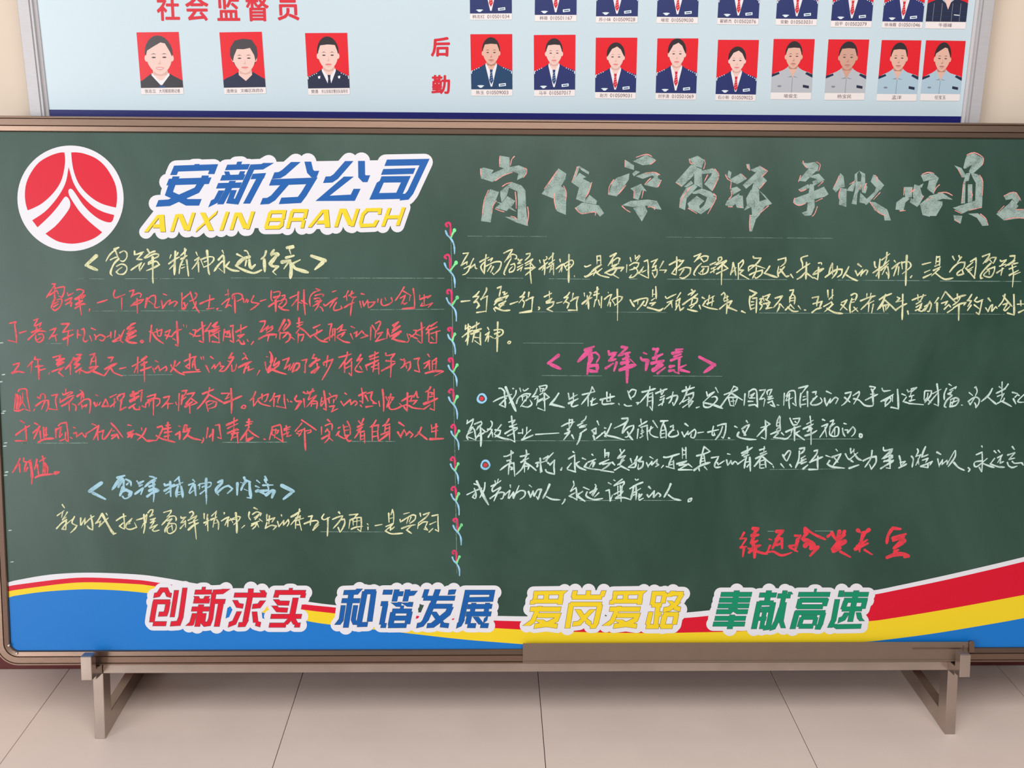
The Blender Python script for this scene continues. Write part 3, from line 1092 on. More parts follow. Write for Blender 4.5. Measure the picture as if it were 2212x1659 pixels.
def mitred(pts, h, w, mi, mb, slant, grow):
    n = len(pts)
    dirs = []
    for i in range(n - 1):
        dx, dy = pts[i + 1][0] - pts[i][0], pts[i + 1][1] - pts[i][1]
        l = math.hypot(dx, dy) or 1e-6
        dirs.append((dx / l, dy / l))
    side = []
    for s in (1, -1):
        row = []
        for i in range(n):
            x, y = pts[i]
            if i in (0, n - 1):
                ux, uy = dirs[0] if i == 0 else dirs[-1]
                g = -grow if i == 0 else grow
                x, y = x + ux * g, y + uy * g
                cap = (-slant, 1.0) if abs(ux) > abs(uy) * 1.8 else (1.0, 0.0)
                cr_ = ux * cap[1] - uy * cap[0]
                if abs(cr_) < 0.45:
                    cap = (-uy, ux)
                    cr_ = 1.0
                t = s * h / cr_
                row.append((x + cap[0] * t, y + cap[1] * t))
            else:
                a, b = dirs[i - 1], dirs[i]
                nx, ny = -(a[1] + b[1]), a[0] + b[0]
                l = math.hypot(nx, ny) or 1e-6
                nx, ny = nx / l, ny / l
                c = max(0.42, nx * -a[1] + ny * a[0])
                row.append((x + nx * s * h / c, y + ny * s * h / c))
        side.append(row)
    for i in range(n - 1):
        bpoly(mb, [side[0][i], side[0][i + 1], side[1][i + 1], side[1][i]], w, mi)


def glyph(strokes, hw, w, mi, mb, slant, grow=0.0):
    """block lettering: every straight run is a slanted parallelogram"""
    for wf, pts in strokes:
        h0 = (wf / 2 if wf else hw) * 1.14 + grow
        if len(pts) > 2:
            pts = smooth_path(pts, 1)
        n = len(pts)
        if n > 2:
            mitred(pts, h0, w, mi, mb, slant, grow)
            continue
        for i in range(n - 1):
            a, b = pts[i], pts[i + 1]
            dx, dy = b[0] - a[0], b[1] - a[1]
            l = math.hypot(dx, dy)
            if l < 0.3:
                continue
            ux, uy = dx / l, dy / l
            ea = h0 * 0.92 if i > 0 else grow
            eb = h0 * 0.92 if i < n - 2 else grow
            a2 = (a[0] - ux * ea, a[1] - uy * ea)
            b2 = (b[0] + ux * eb, b[1] + uy * eb)
            if abs(dx) > abs(dy) * 1.1:
                k = h0 / abs(ux) * (1.0 if abs(uy) < 0.3 else abs(ux) + 0.1)
                off = (-slant * k, k)
            else:
                k = h0 / max(0.5, abs(uy)) * (1.0 if abs(ux) < 0.45 else abs(uy) + 0.1)
                off = (k, 0.0)
            bpoly(mb, [(a2[0] + off[0], a2[1] + off[1]), (b2[0] + off[0], b2[1] + off[1]),
                       (b2[0] - off[0], b2[1] - off[1]), (a2[0] - off[0], a2[1] - off[1])], w, mi)


def halo(strokes, hw, grow, w, mb):
    for wf, pts in strokes:
        h = (wf / 2 if wf else hw) + grow
        for i in range(len(pts) - 1):
            a, b = pts[i], pts[i + 1]
            dx, dy = b[0] - a[0], b[1] - a[1]
            l = math.hypot(dx, dy) or 1e-6
            nx, ny = -dy / l * h, dx / l * h
            bpoly(mb, [(a[0] + nx, a[1] + ny), (b[0] + nx, b[1] + ny), (b[0] - nx, b[1] - ny), (a[0] - nx, a[1] - ny)], w)
        for p in pts:
            bpoly(mb, [(p[0] + h * math.cos(k * PI / 9), p[1] + h * math.sin(k * PI / 9)) for k in range(18)], w)

T1 = '@290 320 340\n'
T2 = '@610 320 340\n'
NAME_CH = [
    T1 + 'w11.5 552 378 590 288 1118 270 1082 365/w10 835 262 905 260/w12.5 470 477 1068 458/w12.5 590 398 575 440/w12.5 1002 385 985 430/w12.5 540 490 488 640 620 700 740 762 930 762/w12.5 950 480 880 592 620 708 490 768 322 778',
    T1 + 'w10.5 1292 272 1612 262/w9 1435 225 1505 222/w10.5 1222 418 1548 408/w9 1300 328 1320 390/w9 1525 325 1495 390/w10.5 1165 530 1500 520/w11 1385 460 1210 790/w9.5 1225 595 1150 740 1060 785/w10.5 1400 590 1345 742 1440 752 1660 268 1800 262 1890 208/w10.5 1650 400 1838 388/w12 1770 420 1580 780',
    T2 + 'w12 190 195 20 345 -40 380 -130 388/w12.5 358 190 390 325 430 367 500 365/w12 -170 482 415 460 300 650 240 728 -32 742/w12 45 500 -130 700 -200 742 -295 748',
    T2 + 'w12 940 182 750 400 690 440 590 445/w13 1112 180 1115 392 1150 430 1215 430/w12 935 400 565 706 990 697 1050 572',
    T2 + 'w12 1452 206 1998 196 1800 620 1750 682 1665 690/w11 1402 335 1855 322/w12 1375 442 1395 442 1290 678 1630 670 1735 437 1390 441']
NAME_L = [
    T1 + '165 1178 350 940/w10 382 935 402 1175/268 1095 400 1095',
    T1 + '528 1172 605 930/w9.5 640 925 735 1150/755 1158 835 905',
    T1 + '870 1157 1165 898/w9 960 905 1080 1157',
    T1 + '1222 1155 1312 893',
    T1 + '1363 1148 1438 905/w9.5 1465 905 1565 1130/1590 1138 1670 887',
    T1 + '1850 1115 1912 895/1905 898 2110 893 2090 1000/1890 1005 2095 1003/2080 1010 2070 1080 2030 1112 1840 1115',
    T2 + '72 1128 140 880/130 880 335 880 310 985/110 1003 300 1000/300 1010 275 1122',
    T2 + '380 1112 580 865/w10 610 862 632 1112/485 1042 630 1038',
    T2 + '752 1108 830 850/w9.5 855 850 960 1085/978 1100 1060 850',
    T2 + '1362 930 1370 865 1190 868 1130 930 1100 1050 1110 1088 1290 1082 1330 1010',
    T2 + '1412 1098 1505 840/1617 1088 1705 832/1450 970 1660 965']

mb = MB()
for g in NAME_CH:
    halo(parse(g, True), 6, 12, 0.0004, mb)
for g in NAME_L:
    halo(parse(g, True), 3.2, 11.5, 0.0004, mb)
# the white between the two lines of lettering
for q in ([(352, 460), (880, 452), (866, 488), (336, 496)], [(345, 435), (882, 425), (872, 465), (330, 480)], [(380, 360), (560, 350), (540, 440), (350, 450)], [(560, 350), (900, 345), (890, 430), (500, 440)]):
    bpoly(mb, q, 0.0004)
ns = flatten(mb).build('name_sticker', V_white, board)
ns['label'] = 'white sticker with big blue characters above yellow capitals'
for g in NAME_CH:
    mb = MB()
    glyph(parse(g, True), 6, 0.0007, 0, mb, 0.40)
    flatten(mb).build('blue_character', V_blue, ns)
for g in NAME_L:
    mb = MB()
    st = parse(g, True)
    sh = [(a, [(x + 1.2, y + 1.2) for x, y in p]) for a, p in st]
    glyph(sh, 3.3, 0.0006, 1, mb, 0.34)
    glyph(st, 3.3, 0.0008, 0, mb, 0.34)
    flatten(mb).build('yellow_letter', [V_yel, V_edge], ns)

A = '@300 1250 380\n'
B = '@700 1250 400\n'
D = '@1110 1250 390\n'
G = '@1500 1250 420\n'
AI = 'w7.6 {0} 175 {1} 170 {2} 145/w8 {3} 180 {4} 250/w8 {5} 275 {6} 275/w9.5 {7} 180 {8} 270/w9 {9} 178 {10} 270/w9 {11} 265 {12} 312/w9 {13} 270 {14} 315/w9 {15} 372 {16} 372/w8 {17} 335 {18} 360/w8.5 {19} 380 {20} 520 {21} 575/w9 {22} 448 {23} 448 {24} 500 {25} 560 {26} 580/w9 {27} 500 {28} 560 {29} 580'
ax = [242, 592, 622, 272, 258, 222, 600, 400, 392, 582, 568, 232, 224, 572, 562, 200, 575, 320, 312, 290, 230, 155, 290, 540, 520, 400, 250, 300, 400, 532]
SLOG = [
    ('red', V_red, V_edge2, [
        A + '190 210 245 200 285 140 345 140 370 200 410 210/w9.5 208 285 170 500/180 290 390 290/180 565 345 565/w9.5 175 480 165 545/370 290 350 400 335 442 250 445/475 145 420 480/w9 580 115 530 480 500 560 400 567',
        A + '705 168 915 166/w11 790 140 835 140/690 280 890 280/722 220 742 262/862 218 840 258/665 380 885 380/w10 785 325 735 600/700 435 665 560 632 590/820 435 805 545 830 572 880 565 905 500 945 175/930 168 1050 162 1098 128/930 285 1085 285/w10 1035 300 980 600',
        A + '1200 205 1603 205/w10 1410 125 1405 200/1550 145 1575 190/w10 1400 220 1340 530/1350 520 1320 575 1252 578/1210 270 1245 335 1312 345/1560 275 1512 340 1428 348/1262 412 1200 550 1128 578/w9.5 1455 415 1470 550/1470 560 1530 577',
        A + '1710 172 2095 172/w9 1735 190 1722 235/w9 2072 185 2060 238/w9 1885 148 1930 148/1725 260 1760 305 1890 307/1705 340 1745 390 1870 395/1660 473 2045 473/w10.5 1972 240 1925 480/1925 480 1840 575/1850 583 1640 583/w9.5 1930 490 1975 575/1960 582 2028 582']),
    ('blue', V_blue, V_edge2, [
        B + '235 165 390 160 425 120/212 262 428 262/w10 325 180 260 582/230 318 205 490 160 548/378 318 350 490 375 548/w10 490 150 415 550/400 548 520 545/w10 595 150 545 510/480 155 615 155',
        B + '705 160 815 160/680 297 760 297/w9.5 735 300 690 545/680 558 742 558/w9.5 870 130 840 270/845 285 870 305 922 307/870 180 945 178/w9.5 1000 130 970 270/970 285 1000 305 1060 307/1000 180 1060 172 1082 145/w9 910 350 950 350/815 385 1045 385/w10 825 400 795 555/770 560 985 558/w10 1025 395 995 540/820 470 1010 470',
        B + '1228 128 1198 225/1190 232 1562 232/w10 1360 128 1300 300/w10.5 1300 290 1210 500/1215 490 1170 545 1108 560/1485 162 1540 158 1550 130/1275 328 1530 328/w10.5 1510 340 1480 410 1330 530/1350 520 1300 556 1230 560/w10.5 1305 395 1400 530/1390 550 1488 560',
        B + '1680 162 2038 162/w10 1712 165 1640 500/1650 490 1620 545 1585 560/2010 165 1995 245 1700 250/1790 290 1765 430/1955 290 1930 430/1715 333 2005 330/1697 420 1995 420/w9.5 1738 430 1715 540/1715 558 1812 560/w9.5 1812 455 1880 545/1870 558 1962 560/1955 465 1905 505']),
    ('yellow', V_yel, V_edge, [
        D + AI.format(*ax),
        D + 'w9 752 145 730 225/715 225 1080 225/1075 220 1102 145/w9 915 145 905 225/w10 705 300 655 605/690 312 1075 312/w10 1055 320 1005 545/1010 540 985 580 938 582/w10 782 375 880 520/w10 965 375 840 500/880 510 945 558/840 500 800 545 720 555',
        D + AI.format(*[q + 972 for q in ax]),
        D + 'w9 1722 155 1695 320/1690 180 1855 178/w9 1850 170 1825 300/1690 322 1810 320/w9 1765 330 1735 580/1765 432 1805 432/w9 1678 405 1640 560/1620 585 1775 585/1950 150 1925 190 1870 222/1940 182 2075 182/w9 2055 190 1990 300/w9 2000 290 1900 370 1830 380/w9 1910 270 1975 340/1960 350 2040 375/1830 435 2015 435/w10 1850 440 1815 590/1800 585 1945 583/w9 1990 440 1965 560']),
    ('green', V_green, V_edge2, [
        G + '300 178 650 178/283 243 632 243/268 308 620 308/250 375 400 375 440 335/430 335 490 375 605 375/w10 482 135 450 330/232 450 582 450/212 515 572 515/w10 430 410 400 570',
        G + '738 185 932 185/w10 848 135 825 250/w10 740 260 675 570/735 275 895 275/w10 895 270 845 520/850 510 830 555 785 560/w7 785 320 790 350/w7 832 318 820 350/w7 755 360 845 360/w7 730 455 815 455/w8 800 360 760 570/945 195 1092 195/w8.5 1030 135 985 340/w9 985 330 930 500/930 490 900 550 860 562/w9 1020 270 985 480/985 480 1010 560/w7 1080 150 1095 175',
        G + '1182 178 1540 178/w10 1360 145 1385 145/1195 243 1512 243/w9 1205 230 1180 330/1170 318 1460 318/w9 1500 230 1475 310/w10 1170 370 1115 570/1145 385 1485 385/w9.5 1465 390 1430 520/1435 510 1415 550 1375 548/w8 1222 440 1190 545/1215 438 1390 438/1190 540 1350 540/w8 1382 440 1360 530',
        G + 'w9.5 1675 135 1660 205/1702 178 1978 178/w10 1842 135 1770 488/1700 245 1965 245/w9 1722 250 1690 345/1680 345 1905 342/w9 1940 240 1915 340/1735 385 1695 450 1635 475/w9 1865 385 1880 450/1880 450 1905 480/w9.5 1625 235 1580 480/1580 470 1540 555/1575 515 1620 545 1895 540']),
]
for nm, m, me_, gl in SLOG:
    mb = MB()
    for g in gl:
        halo(parse(g, True), 4.3, 10.5, 0.0007, mb)
    st = flatten(mb).build('slogan_sticker', V_white, board)
    st['label'] = 'white cut-out sticker with four %s characters' % nm
    for g in gl:
        mb = MB()
        q = parse(g, True)
        glyph(q, 4.3, 0.0009, 1, mb, 0.2, 0.55)
        glyph(q, 4.3, 0.0011, 0, mb, 0.2, -0.25)
        flatten(mb).build('%s_character' % nm, [m, me_], st)

# ------------------------------------------------------------------ chalk writing
K_yel = chalk('pale_yellow_chalk', (218, 216, 172), 0.80)
K_red = chalk('red_chalk', (226, 94, 102), 0.80)
K_sig = chalk('strong_red_chalk', (224, 62, 76), 0.85)
K_blu = chalk('pale_blue_chalk', (160, 198, 214), 0.84)
K_wht = chalk('white_chalk', (198, 218, 210), 0.80)
K_pnk = chalk('pink_chalk', (216, 88, 142), 0.78)
K_broad = chalk('broad_white_chalk', (158, 176, 169), 0.66, 0.24)
K_orange = chalk('orange_pink_chalk', (232, 158, 150), 0.72)
K_stem = chalk('blue_stem_chalk', (150, 200, 232), 0.82)
K_leaf = chalk('green_chalk', (130, 226, 150), 0.82)
K_mag = chalk('magenta_chalk', (222, 62, 110), 0.82)
K_line = chalk('faint_line_chalk', (160, 184, 172), 0.34)


def write(label, m, hw_px, data, w=0.00022, name='chalk_writing'):
    mb = MB()
    for wf, pts in parse(data):
        h = (wf / 2 * (0.80 if hw_px > 3 else 0.93 if hw_px > 2.2 else 0.84) if wf else hw_px * 0.88) * SCL
        q = [on_board(*p) for p in pts]
        ribbon(mb, smooth_path(q, 4), h, w)
    o = flatten(mb).build(name, m, board)
    if label:
        o['label'] = label
    return o


write('pale yellow chalk heading in angle brackets below the name sticker', K_yel, 2.5, """@170 525 300
w55 280 205 115 355 295 430
w36 570 98 640 70/w24 625 80 530 150 475 215 435 290/w24 585 120 615 200 640 262/w22 505 268 570 235 620 222/w22 655 155 720 125 765 160 765 230 715 290 660 280/w30 640 250 570 320 525 410 508 480 535 520/w24 605 370 680 335 750 360 768 420 720 490 640 495 600 460 640 420 690 385
w26 890 130 890 185 940 175 1035 140/w26 1010 165 925 260 1015 262/w24 835 430 920 370 1000 315 965 380 975 440 1050 320/w26 1095 100 1130 160 1200 125/w26 1215 130 1130 165 1050 235 1090 230 1200 175 1275 180 1265 215 1190 250/w26 1110 310 1190 255/w28 1110 335 1230 290 1285 345 1180 400 1080 440/w40 1180 230 1180 430/w24 1180 430 1180 560 1185 640
w24 1470 190 1450 245/w36 1540 135 1530 330 1525 505/w26 1580 155 1560 200/w26 1435 330 1540 255 1610 220/w24 1530 330 1445 415/w26 1625 200 1690 140 1715 100/w26 1690 90 1690 230 1655 255/w30 1630 255 1725 200/w26 1655 280 1615 370 1600 490/w28 1720 270 1735 400 1750 525/w18 1640 350 1690 340/w18 1640 400 1690 380
w24 1870 145 1893 200/w26 1850 275 1915 230 1885 310 1805 415/w28 1905 310 1912 460/w20 1940 255 1990 380/w24 1945 265 2060 222 2140 225 2148 275 2080 345 1990 385/w20 2000 300 2060 280/w38 2045 125 2060 300/w26 2060 300 2065 430 2085 505
@450 525 280
w26 240 130 262 180/w34 175 285 245 205 265 240 270 400 275 510/w34 240 310 170 380 100 480/w14 180 430 250 490/w36 295 400 360 320/w34 310 410 400 460 530 480
w44 490 190 590 240/w24 620 130 660 140 690 200/w60 700 235 590 275 480 380/w40 470 385 560 440 680 490 790 510 910 460/w44 650 300 630 390/w50 700 290 710 390 740 430 800 370
w36 985 140 960 220 900 275/w50 955 280 960 400 965 490/w34 1120 120 1070 180 1080 220/w55 1080 185 1180 180 1190 215/w60 1160 220 1100 300 1050 350/w50 1050 350 1100 395 1180 395/w44 1190 400 1100 490/w16 1100 490 1160 545
w60 1345 80 1450 45/w55 1450 70 1380 100/w26 1385 120 1410 190/w60 1330 250 1460 215/w60 1260 325 1400 295/w40 1360 340 1290 440/w56 1400 330 1415 460 1400 600/w40 1440 350 1570 285/w60 1440 380 1500 440 1700 500
w60 1760 220 1990 300 1820 450""")

write(None, K_red, 1.75, """@90 610 300
165 25 215 25 205 55/200 55 150 130 75 245/210 75 205 200 215 260/125 205 190 160 240 130/220 95 340 70 365 90 350 180 320 240 270 215/240 130 270 190/w34 215 250 180 330 150 405/170 420 215 445 290 390 325 300 300 265 240 280/w28 200 340 270 300/w28 190 390 270 340
w24 410 165 425 210 510 165/w30 375 290 480 245 455 300 380 355/w30 430 330 480 320 465 385/w26 560 120 610 110 670 130 650 180 520 270/w40 540 265 690 205 640 260/w44 550 350 650 290/w34 530 415 640 350 700 345/w36 600 280 620 430/w22 620 430 632 520
w22 765 425 755 460/w26 890 325 980 300 1050 275
w26 1165 125 1145 200 1170 245 1240 225 1330 190/w28 1275 250 1275 430
w26 1400 140 1470 120 1450 180 1420 240/w24 1430 220 1540 170 1590 190 1570 240/w26 1420 375 1520 300 1625 270 1560 330 1430 370/w32 1520 260 1525 490
w44 1680 260 1650 400/w26 1690 270 1750 215 1810 210 1815 300 1800 380 1830 405 1880 385/w22 1710 300 1790 355
w28 1940 185 1995 205/w34 1910 295 1930 415/w26 1925 410 2000 310 2050 280 2030 360/w26 2040 340 2120 300 2160 320 2110 385
@380 610 300
w24 95 170 95 300 95 430/w28 100 270 230 165/w40 130 330 150 400 100 425/w24 145 410 190 330/w26 230 150 270 280 320 400 375 485/w26 310 170 335 200 290 270 215 300/w26 320 310 310 370 270 420
w32 385 340 500 290 610 260/w24 540 205 535 300 520 410/w26 490 425 610 410/w40 655 425 675 410
w22 830 120 835 220/w22 785 200 850 180/w24 730 350 800 290 855 255 830 320 790 400/w24 790 400 850 360 890 385/w28 900 260 905 200 980 175 1050 200 1050 260 970 300/w30 935 220 940 350 945 490
w36 1075 260 1080 320/w26 1100 320 1130 270 1140 320 1160 280/w26 1240 215 1200 300 1230 320 1325 335 1260 390 1185 440/w24 1345 300 1435 270
w22 1520 135 1515 250 1540 300/w24 1555 160 1620 145 1660 160 1640 230 1580 270/w34 1560 240 1660 210/w30 1480 385 1560 330 1650 290/w44 1590 290 1590 460/w24 1690 215 1735 200 1730 240 1660 300/w24 1680 290 1750 260 1760 320 1700 390 1640 400/w34 1640 380 1700 430 1800 445/w22 1650 350 1700 310
w24 1815 250 1900 210 1960 185/w34 1950 155 1940 440/w30 1930 270 1845 375/w20 1945 310 2010 335/w30 2040 120 2040 300 2060 520/w34 2000 290 2095 350
@660 610 300
w22 170 100 235 125 150 150/w24 150 150 90 200 65 280 75 380/w22 150 210 250 185 290 200 270 225/w26 140 260 220 250 240 290 150 310/w22 180 290 250 290/w28 120 380 200 330 260 290/w22 230 300 190 390 145 450/w24 230 390 260 410 280 460
w24 430 150 490 130/w30 290 350 320 370 400 310 500 250 450 300/w28 460 280 385 400/w26 490 320 450 400 460 445 530 435 580 410 560 370
w24 680 135 650 200 605 240/w26 650 200 660 290/w24 740 140 720 220 770 240 810 230/w28 690 210 770 165/w30 620 400 700 350 775 320/w26 760 260 735 350 715 530
w30 890 180 935 190/w30 865 305 890 405/w24 910 300 930 380 990 280 1000 400/w26 1000 320 1110 310 1060 370 1005 410
w24 1155 265 1150 320/w26 1210 265 1205 330 1240 370 1320 350 1380 310/w24 1265 245 1285 290/w24 1365 245 1385 300
w26 1570 75 1500 190 1430 290/w24 1560 140 1680 210/w22 1665 220 1655 295/w26 1510 250 1590 205 1560 280 1520 350/w24 1540 300 1570 345 1620 320/w26 1715 100 1735 250 1735 400/w38 1730 405 1545 420
w22 1820 200 1815 265/w28 1820 270 1900 240 1995 210 1940 250/w30 1890 200 1890 350/w24 1860 330 1835 375 1910 365 2020 330 1950 400""")
write(None, K_red, 1.75, """@0 685 330
w26 140 90 230 70 215 120 235 250 240 370/w28 120 335 240 365/w26 285 230 380 200
w22 490 45 550 25 490 130/w24 510 130 600 80 570 140/w34 460 220 600 160/w26 530 150 530 210/w26 410 325 480 260 560 200 670 210/w26 560 250 620 250 630 310 570 365 520 330 520 260/w26 540 330 600 290
w24 725 190 810 160 780 220 710 320/w26 760 280 830 250/w24 800 270 815 350
w28 890 100 1000 95 960 150 910 215/w26 910 220 1060 185/w24 990 200 985 300/w34 920 320 1060 250/w26 985 260 980 410
w26 1125 190 1120 305/w28 1125 250 1180 265/w24 1185 180 1215 165 1225 240 1205 330 1240 355 1275 330
w30 1325 160 1385 185/w24 1300 270 1330 350/w24 1370 255 1390 290 1380 330/w24 1385 300 1450 255 1530 290 1490 340 1440 330
w24 1555 285 1610 250/w26 1605 220 1605 300/w30 1670 200 1660 300/w26 1630 350 1730 290 1720 250/w24 1640 360 1750 330/w26 1800 185 1760 270 1750 340 1785 370
w26 1850 150 1960 85 1890 110/w28 1840 170 1940 150 1850 210/w40 1840 240 1960 200 1830 290/w44 1840 320 1970 265/w34 1820 330 1880 365 1985 375
w22 2030 350 2060 335 2080 355 2050 370 2030 355
@320 685 330
w26 50 120 40 200 25 360/w24 20 210 60 190/w30 60 220 120 310 225 385/w24 90 220 200 180 180 270 140 270/w24 125 175 140 270
w24 250 220 320 185 290 260 260 320/w30 250 260 340 285/w26 340 280 400 210 485 175/w32 415 65 425 250 435 410/w28 400 400 430 420/w24 360 310 400 335
w14 510 110 520 140/w14 555 115 555 155
w24 605 235 690 275 760 265/w24 650 185 690 185 680 240 650 290/w26 700 210 830 115/w30 780 75 795 220 800 370/w30 745 345 795 370
w24 910 85 870 150 820 210 890 190/w32 885 200 890 360/w28 930 130 1000 75 950 150 1030 130/w34 910 200 1030 160 930 220/w34 910 270 1040 195/w24 1020 200 1030 370/w26 930 355 1035 370/w26 960 270 1010 310
w24 1105 180 1085 345/w30 1110 220 1180 200 1140 250/w26 1120 280 1190 290 1180 220/w26 1195 130 1235 120 1225 220 1240 370/w24 1190 340 1240 370
w30 1270 215 1350 175 1430 135/w24 1345 110 1340 230/w28 1300 270 1390 250 1320 300/w26 1310 330 1280 350/w30 1320 340 1350 385 1395 385 1380 340/w24 1435 325 1450 355/w24 1525 355 1490 400
w26 1615 65 1695 55 1680 120 1620 215/w28 1640 210 1740 130 1710 200/w26 1720 180 1800 130 1790 180 1710 230/w34 1605 315 1720 260 1860 250/w24 1860 250 1850 300/w30 1750 250 1730 345
w40 1975 40 1890 200/w34 2030 40 2050 100 1960 200/w30 2000 100 1950 180/w26 1910 220 1905 320/w26 1930 230 2030 220 1950 300/w28 2010 230 2060 260 2040 330 1990 370/w26 2050 270 2120 325
@640 685 330
w30 40 15 40 150/w24 10 90 100 70/w26 15 140 95 100/w30 0 230 60 150/w30 60 160 130 210 210 300/w28 30 240 25 370/w24 40 260 110 250 90 320 70 350
w28 250 155 345 110/w28 200 280 300 230 380 185/w24 300 185 295 260/w28 270 270 350 340 455 360
w24 465 105 515 100 490 200 480 340/w26 405 330 500 280 560 240/w26 560 170 560 345/w26 530 170 520 300/w26 590 180 670 110 640 190 600 220/w24 650 190 725 185/w26 600 270 700 220 650 290/w28 590 290 680 350 775 370
w24 795 135 850 160/w24 785 240 820 320/w24 835 235 880 210 860 290/w24 870 280 950 200 990 250/w24 990 250 1035 270 930 305
w28 1080 145 1075 330/w26 1100 120 1150 200/w26 1150 90 1200 60 1220 90 1160 210/w30 1150 210 1200 170/w28 1150 220 1140 300/w26 1180 240 1250 220 1150 350/w26 1150 350 1290 310/w28 1325 175 1310 310/w24 1330 220 1360 290/w30 1400 120 1480 70 1410 150/w34 1400 190 1500 130 1380 230/w40 1380 270 1510 210 1380 320/w30 1390 310 1470 340 1590 360
w20 1605 240 1620 300/w18 1625 305 1630 340 1600 370/w24 1635 250 1700 290 1760 315/w24 1700 190 1740 190 1720 240 1650 290/w24 1730 210 1860 145/w26 1810 80 1820 220 1820 375/w24 1760 340 1805 378/w22 1740 250 1800 270
w24 1930 120 1880 180 1930 180 1880 245/w26 1920 190 1920 360/w34 1950 130 2040 70/w30 1940 180 2040 140/w28 1950 240 2085 195/w26 2030 210 2030 370/w24 1940 370 2030 375/w22 1960 290 1990 330""")
write(None, K_red, 1.75, """@0 760 330
w26 195 185 280 160 260 210 190 300/w34 175 305 260 285 350 300
w26 470 140 400 215/w24 460 170 450 305/w26 510 70 500 110 590 110/w26 550 120 545 220/w28 520 215 630 200/w28 560 270 660 245/w34 560 200 565 400
w20 715 300 710 330/w28 770 80 880 50 850 120/w34 820 120 930 100 820 160/w32 820 180 920 150 830 210/w36 755 285 930 220/w30 900 240 850 290/w28 850 300 915 355
w34 1070 90 1020 170 950 250/w26 1020 190 1020 330/w26 1105 40 1180 40 1120 90/w44 1090 110 1160 90 1090 160/w36 1080 180 1150 180 1080 240/w30 1100 290 1180 230/w30 1160 250 1150 320
w24 1300 45 1375 25 1340 100/w26 1330 100 1310 190/w24 1385 70 1390 200/w24 1340 140 1390 130/w44 1300 230 1420 210/w30 1170 260 1270 300 1400 230/w34 1320 270 1420 310 1500 345
w26 1565 85 1640 80 1600 150/w40 1520 250 1600 210 1690 165/w26 1600 220 1560 280 1510 350/w28 1610 240 1650 300 1770 350/w28 1735 245 1825 225
w30 1995 80 1995 310/w28 1915 210 2060 130/w26 1985 200 1945 300/w34 2050 120 2120 70 2060 130/w38 2050 190 2130 145/w40 2040 270 2180 220/w34 2090 150 2090 290/w22 2090 290 2095 435
@320 760 330
w24 105 130 150 150/w26 0 240 50 215/w24 70 240 95 300/w24 100 250 150 200 170 280/w24 165 270 260 210 270 260 240 280
w30 390 135 370 220 325 290/w26 330 190 350 240/w24 460 150 400 210/w30 380 250 440 300 530 335
w24 525 135 640 80 700 65/w30 605 35 600 250/w24 590 180 540 210 600 245/w24 690 70 650 150 640 230/w26 670 90 690 250 740 255/w20 640 160 690 210/w28 510 300 640 290 760 285
w20 765 80 775 115/w20 800 70 805 115
w26 905 70 945 100/w28 840 200 885 295/w24 920 240 960 185 970 250/w24 965 240 1040 150 1050 200/w24 1050 210 1100 210 1030 280
w32 1215 20 1170 90 1240 70/w26 1240 80 1200 140 1150 130/w26 1200 150 1110 270 1040 280/w24 1210 190 1215 280 1260 260 1280 180
w26 1385 20 1420 60/w26 1365 110 1410 75 1440 110/w34 1310 225 1400 180 1500 140/w28 1450 170 1410 220 1385 310/w24 1400 250 1460 210 1450 270 1530 240/w24 1615 270 1575 340
w18 1715 70 1735 75/w24 1695 150 1710 265/w22 1715 265 1760 200/w26 1760 0 1785 40 1775 140/w24 1800 60 1810 140/w44 1780 150 1800 60/w44 1740 290 1780 180/w26 1850 90 1810 200/w28 1820 200 1900 140 1880 200 1750 290/w34 1790 250 1880 290 2000 325
w26 1950 120 2040 90 2010 160 1970 250/w24 1980 240 2060 180 2030 270/w24 2060 260 2110 160/w28 2090 290 2130 180 2190 170 2180 230 2100 290
@640 760 330
w26 0 160 45 170 35 230 0 275/w24 80 125 155 110 130 190 130 305/w22 110 290 130 305
w26 260 40 230 95 300 90/w40 200 205 270 140 340 110/w26 290 90 270 160/w28 300 170 310 240/w34 220 300 330 220 260 310
w28 455 60 435 220/w24 400 190 400 150 450 130/w26 390 160 530 110 470 240 375 405
w26 615 80 720 55 800 30/w26 740 5 720 100 620 240/w28 700 150 700 300/w24 720 180 800 100 800 350/w24 710 240 790 200/w24 765 310 800 350
w28 935 40 880 130 960 90/w26 950 100 880 200/w24 880 200 850 260 900 290 970 290/w24 920 210 950 260
w32 1065 70 1130 40 1190 10/w26 1140 0 1130 140/w30 1070 110 1190 70/w34 1010 200 1100 160 1190 120/w24 1010 210 1025 265/w32 1130 150 1110 290/w26 1090 220 1190 180/w26 1190 160 1195 320/w22 1120 250 1180 240
w26 1295 20 1310 55 1425 30 1370 100/w34 1300 130 1430 140/w28 1375 90 1370 230/w30 1235 275 1340 220 1430 165/w32 1375 160 1365 365
w28 1510 110 1590 130/w24 1560 100 1570 180 1510 240/w26 1560 180 1650 140 1650 220 1610 280/w24 1590 200 1600 240
w24 1705 105 1785 90 1760 150 1785 290/w22 1715 270 1790 295
w28 1905 35 1930 75/w28 1850 170 1930 130 1880 210 1850 240/w28 1925 160 1930 260/w26 1970 130 1970 260/w26 1970 140 2030 95 2020 260/w22 1980 180 2030 160/w34 1870 310 2000 280 2130 280/w22 2130 285 2000 350""")
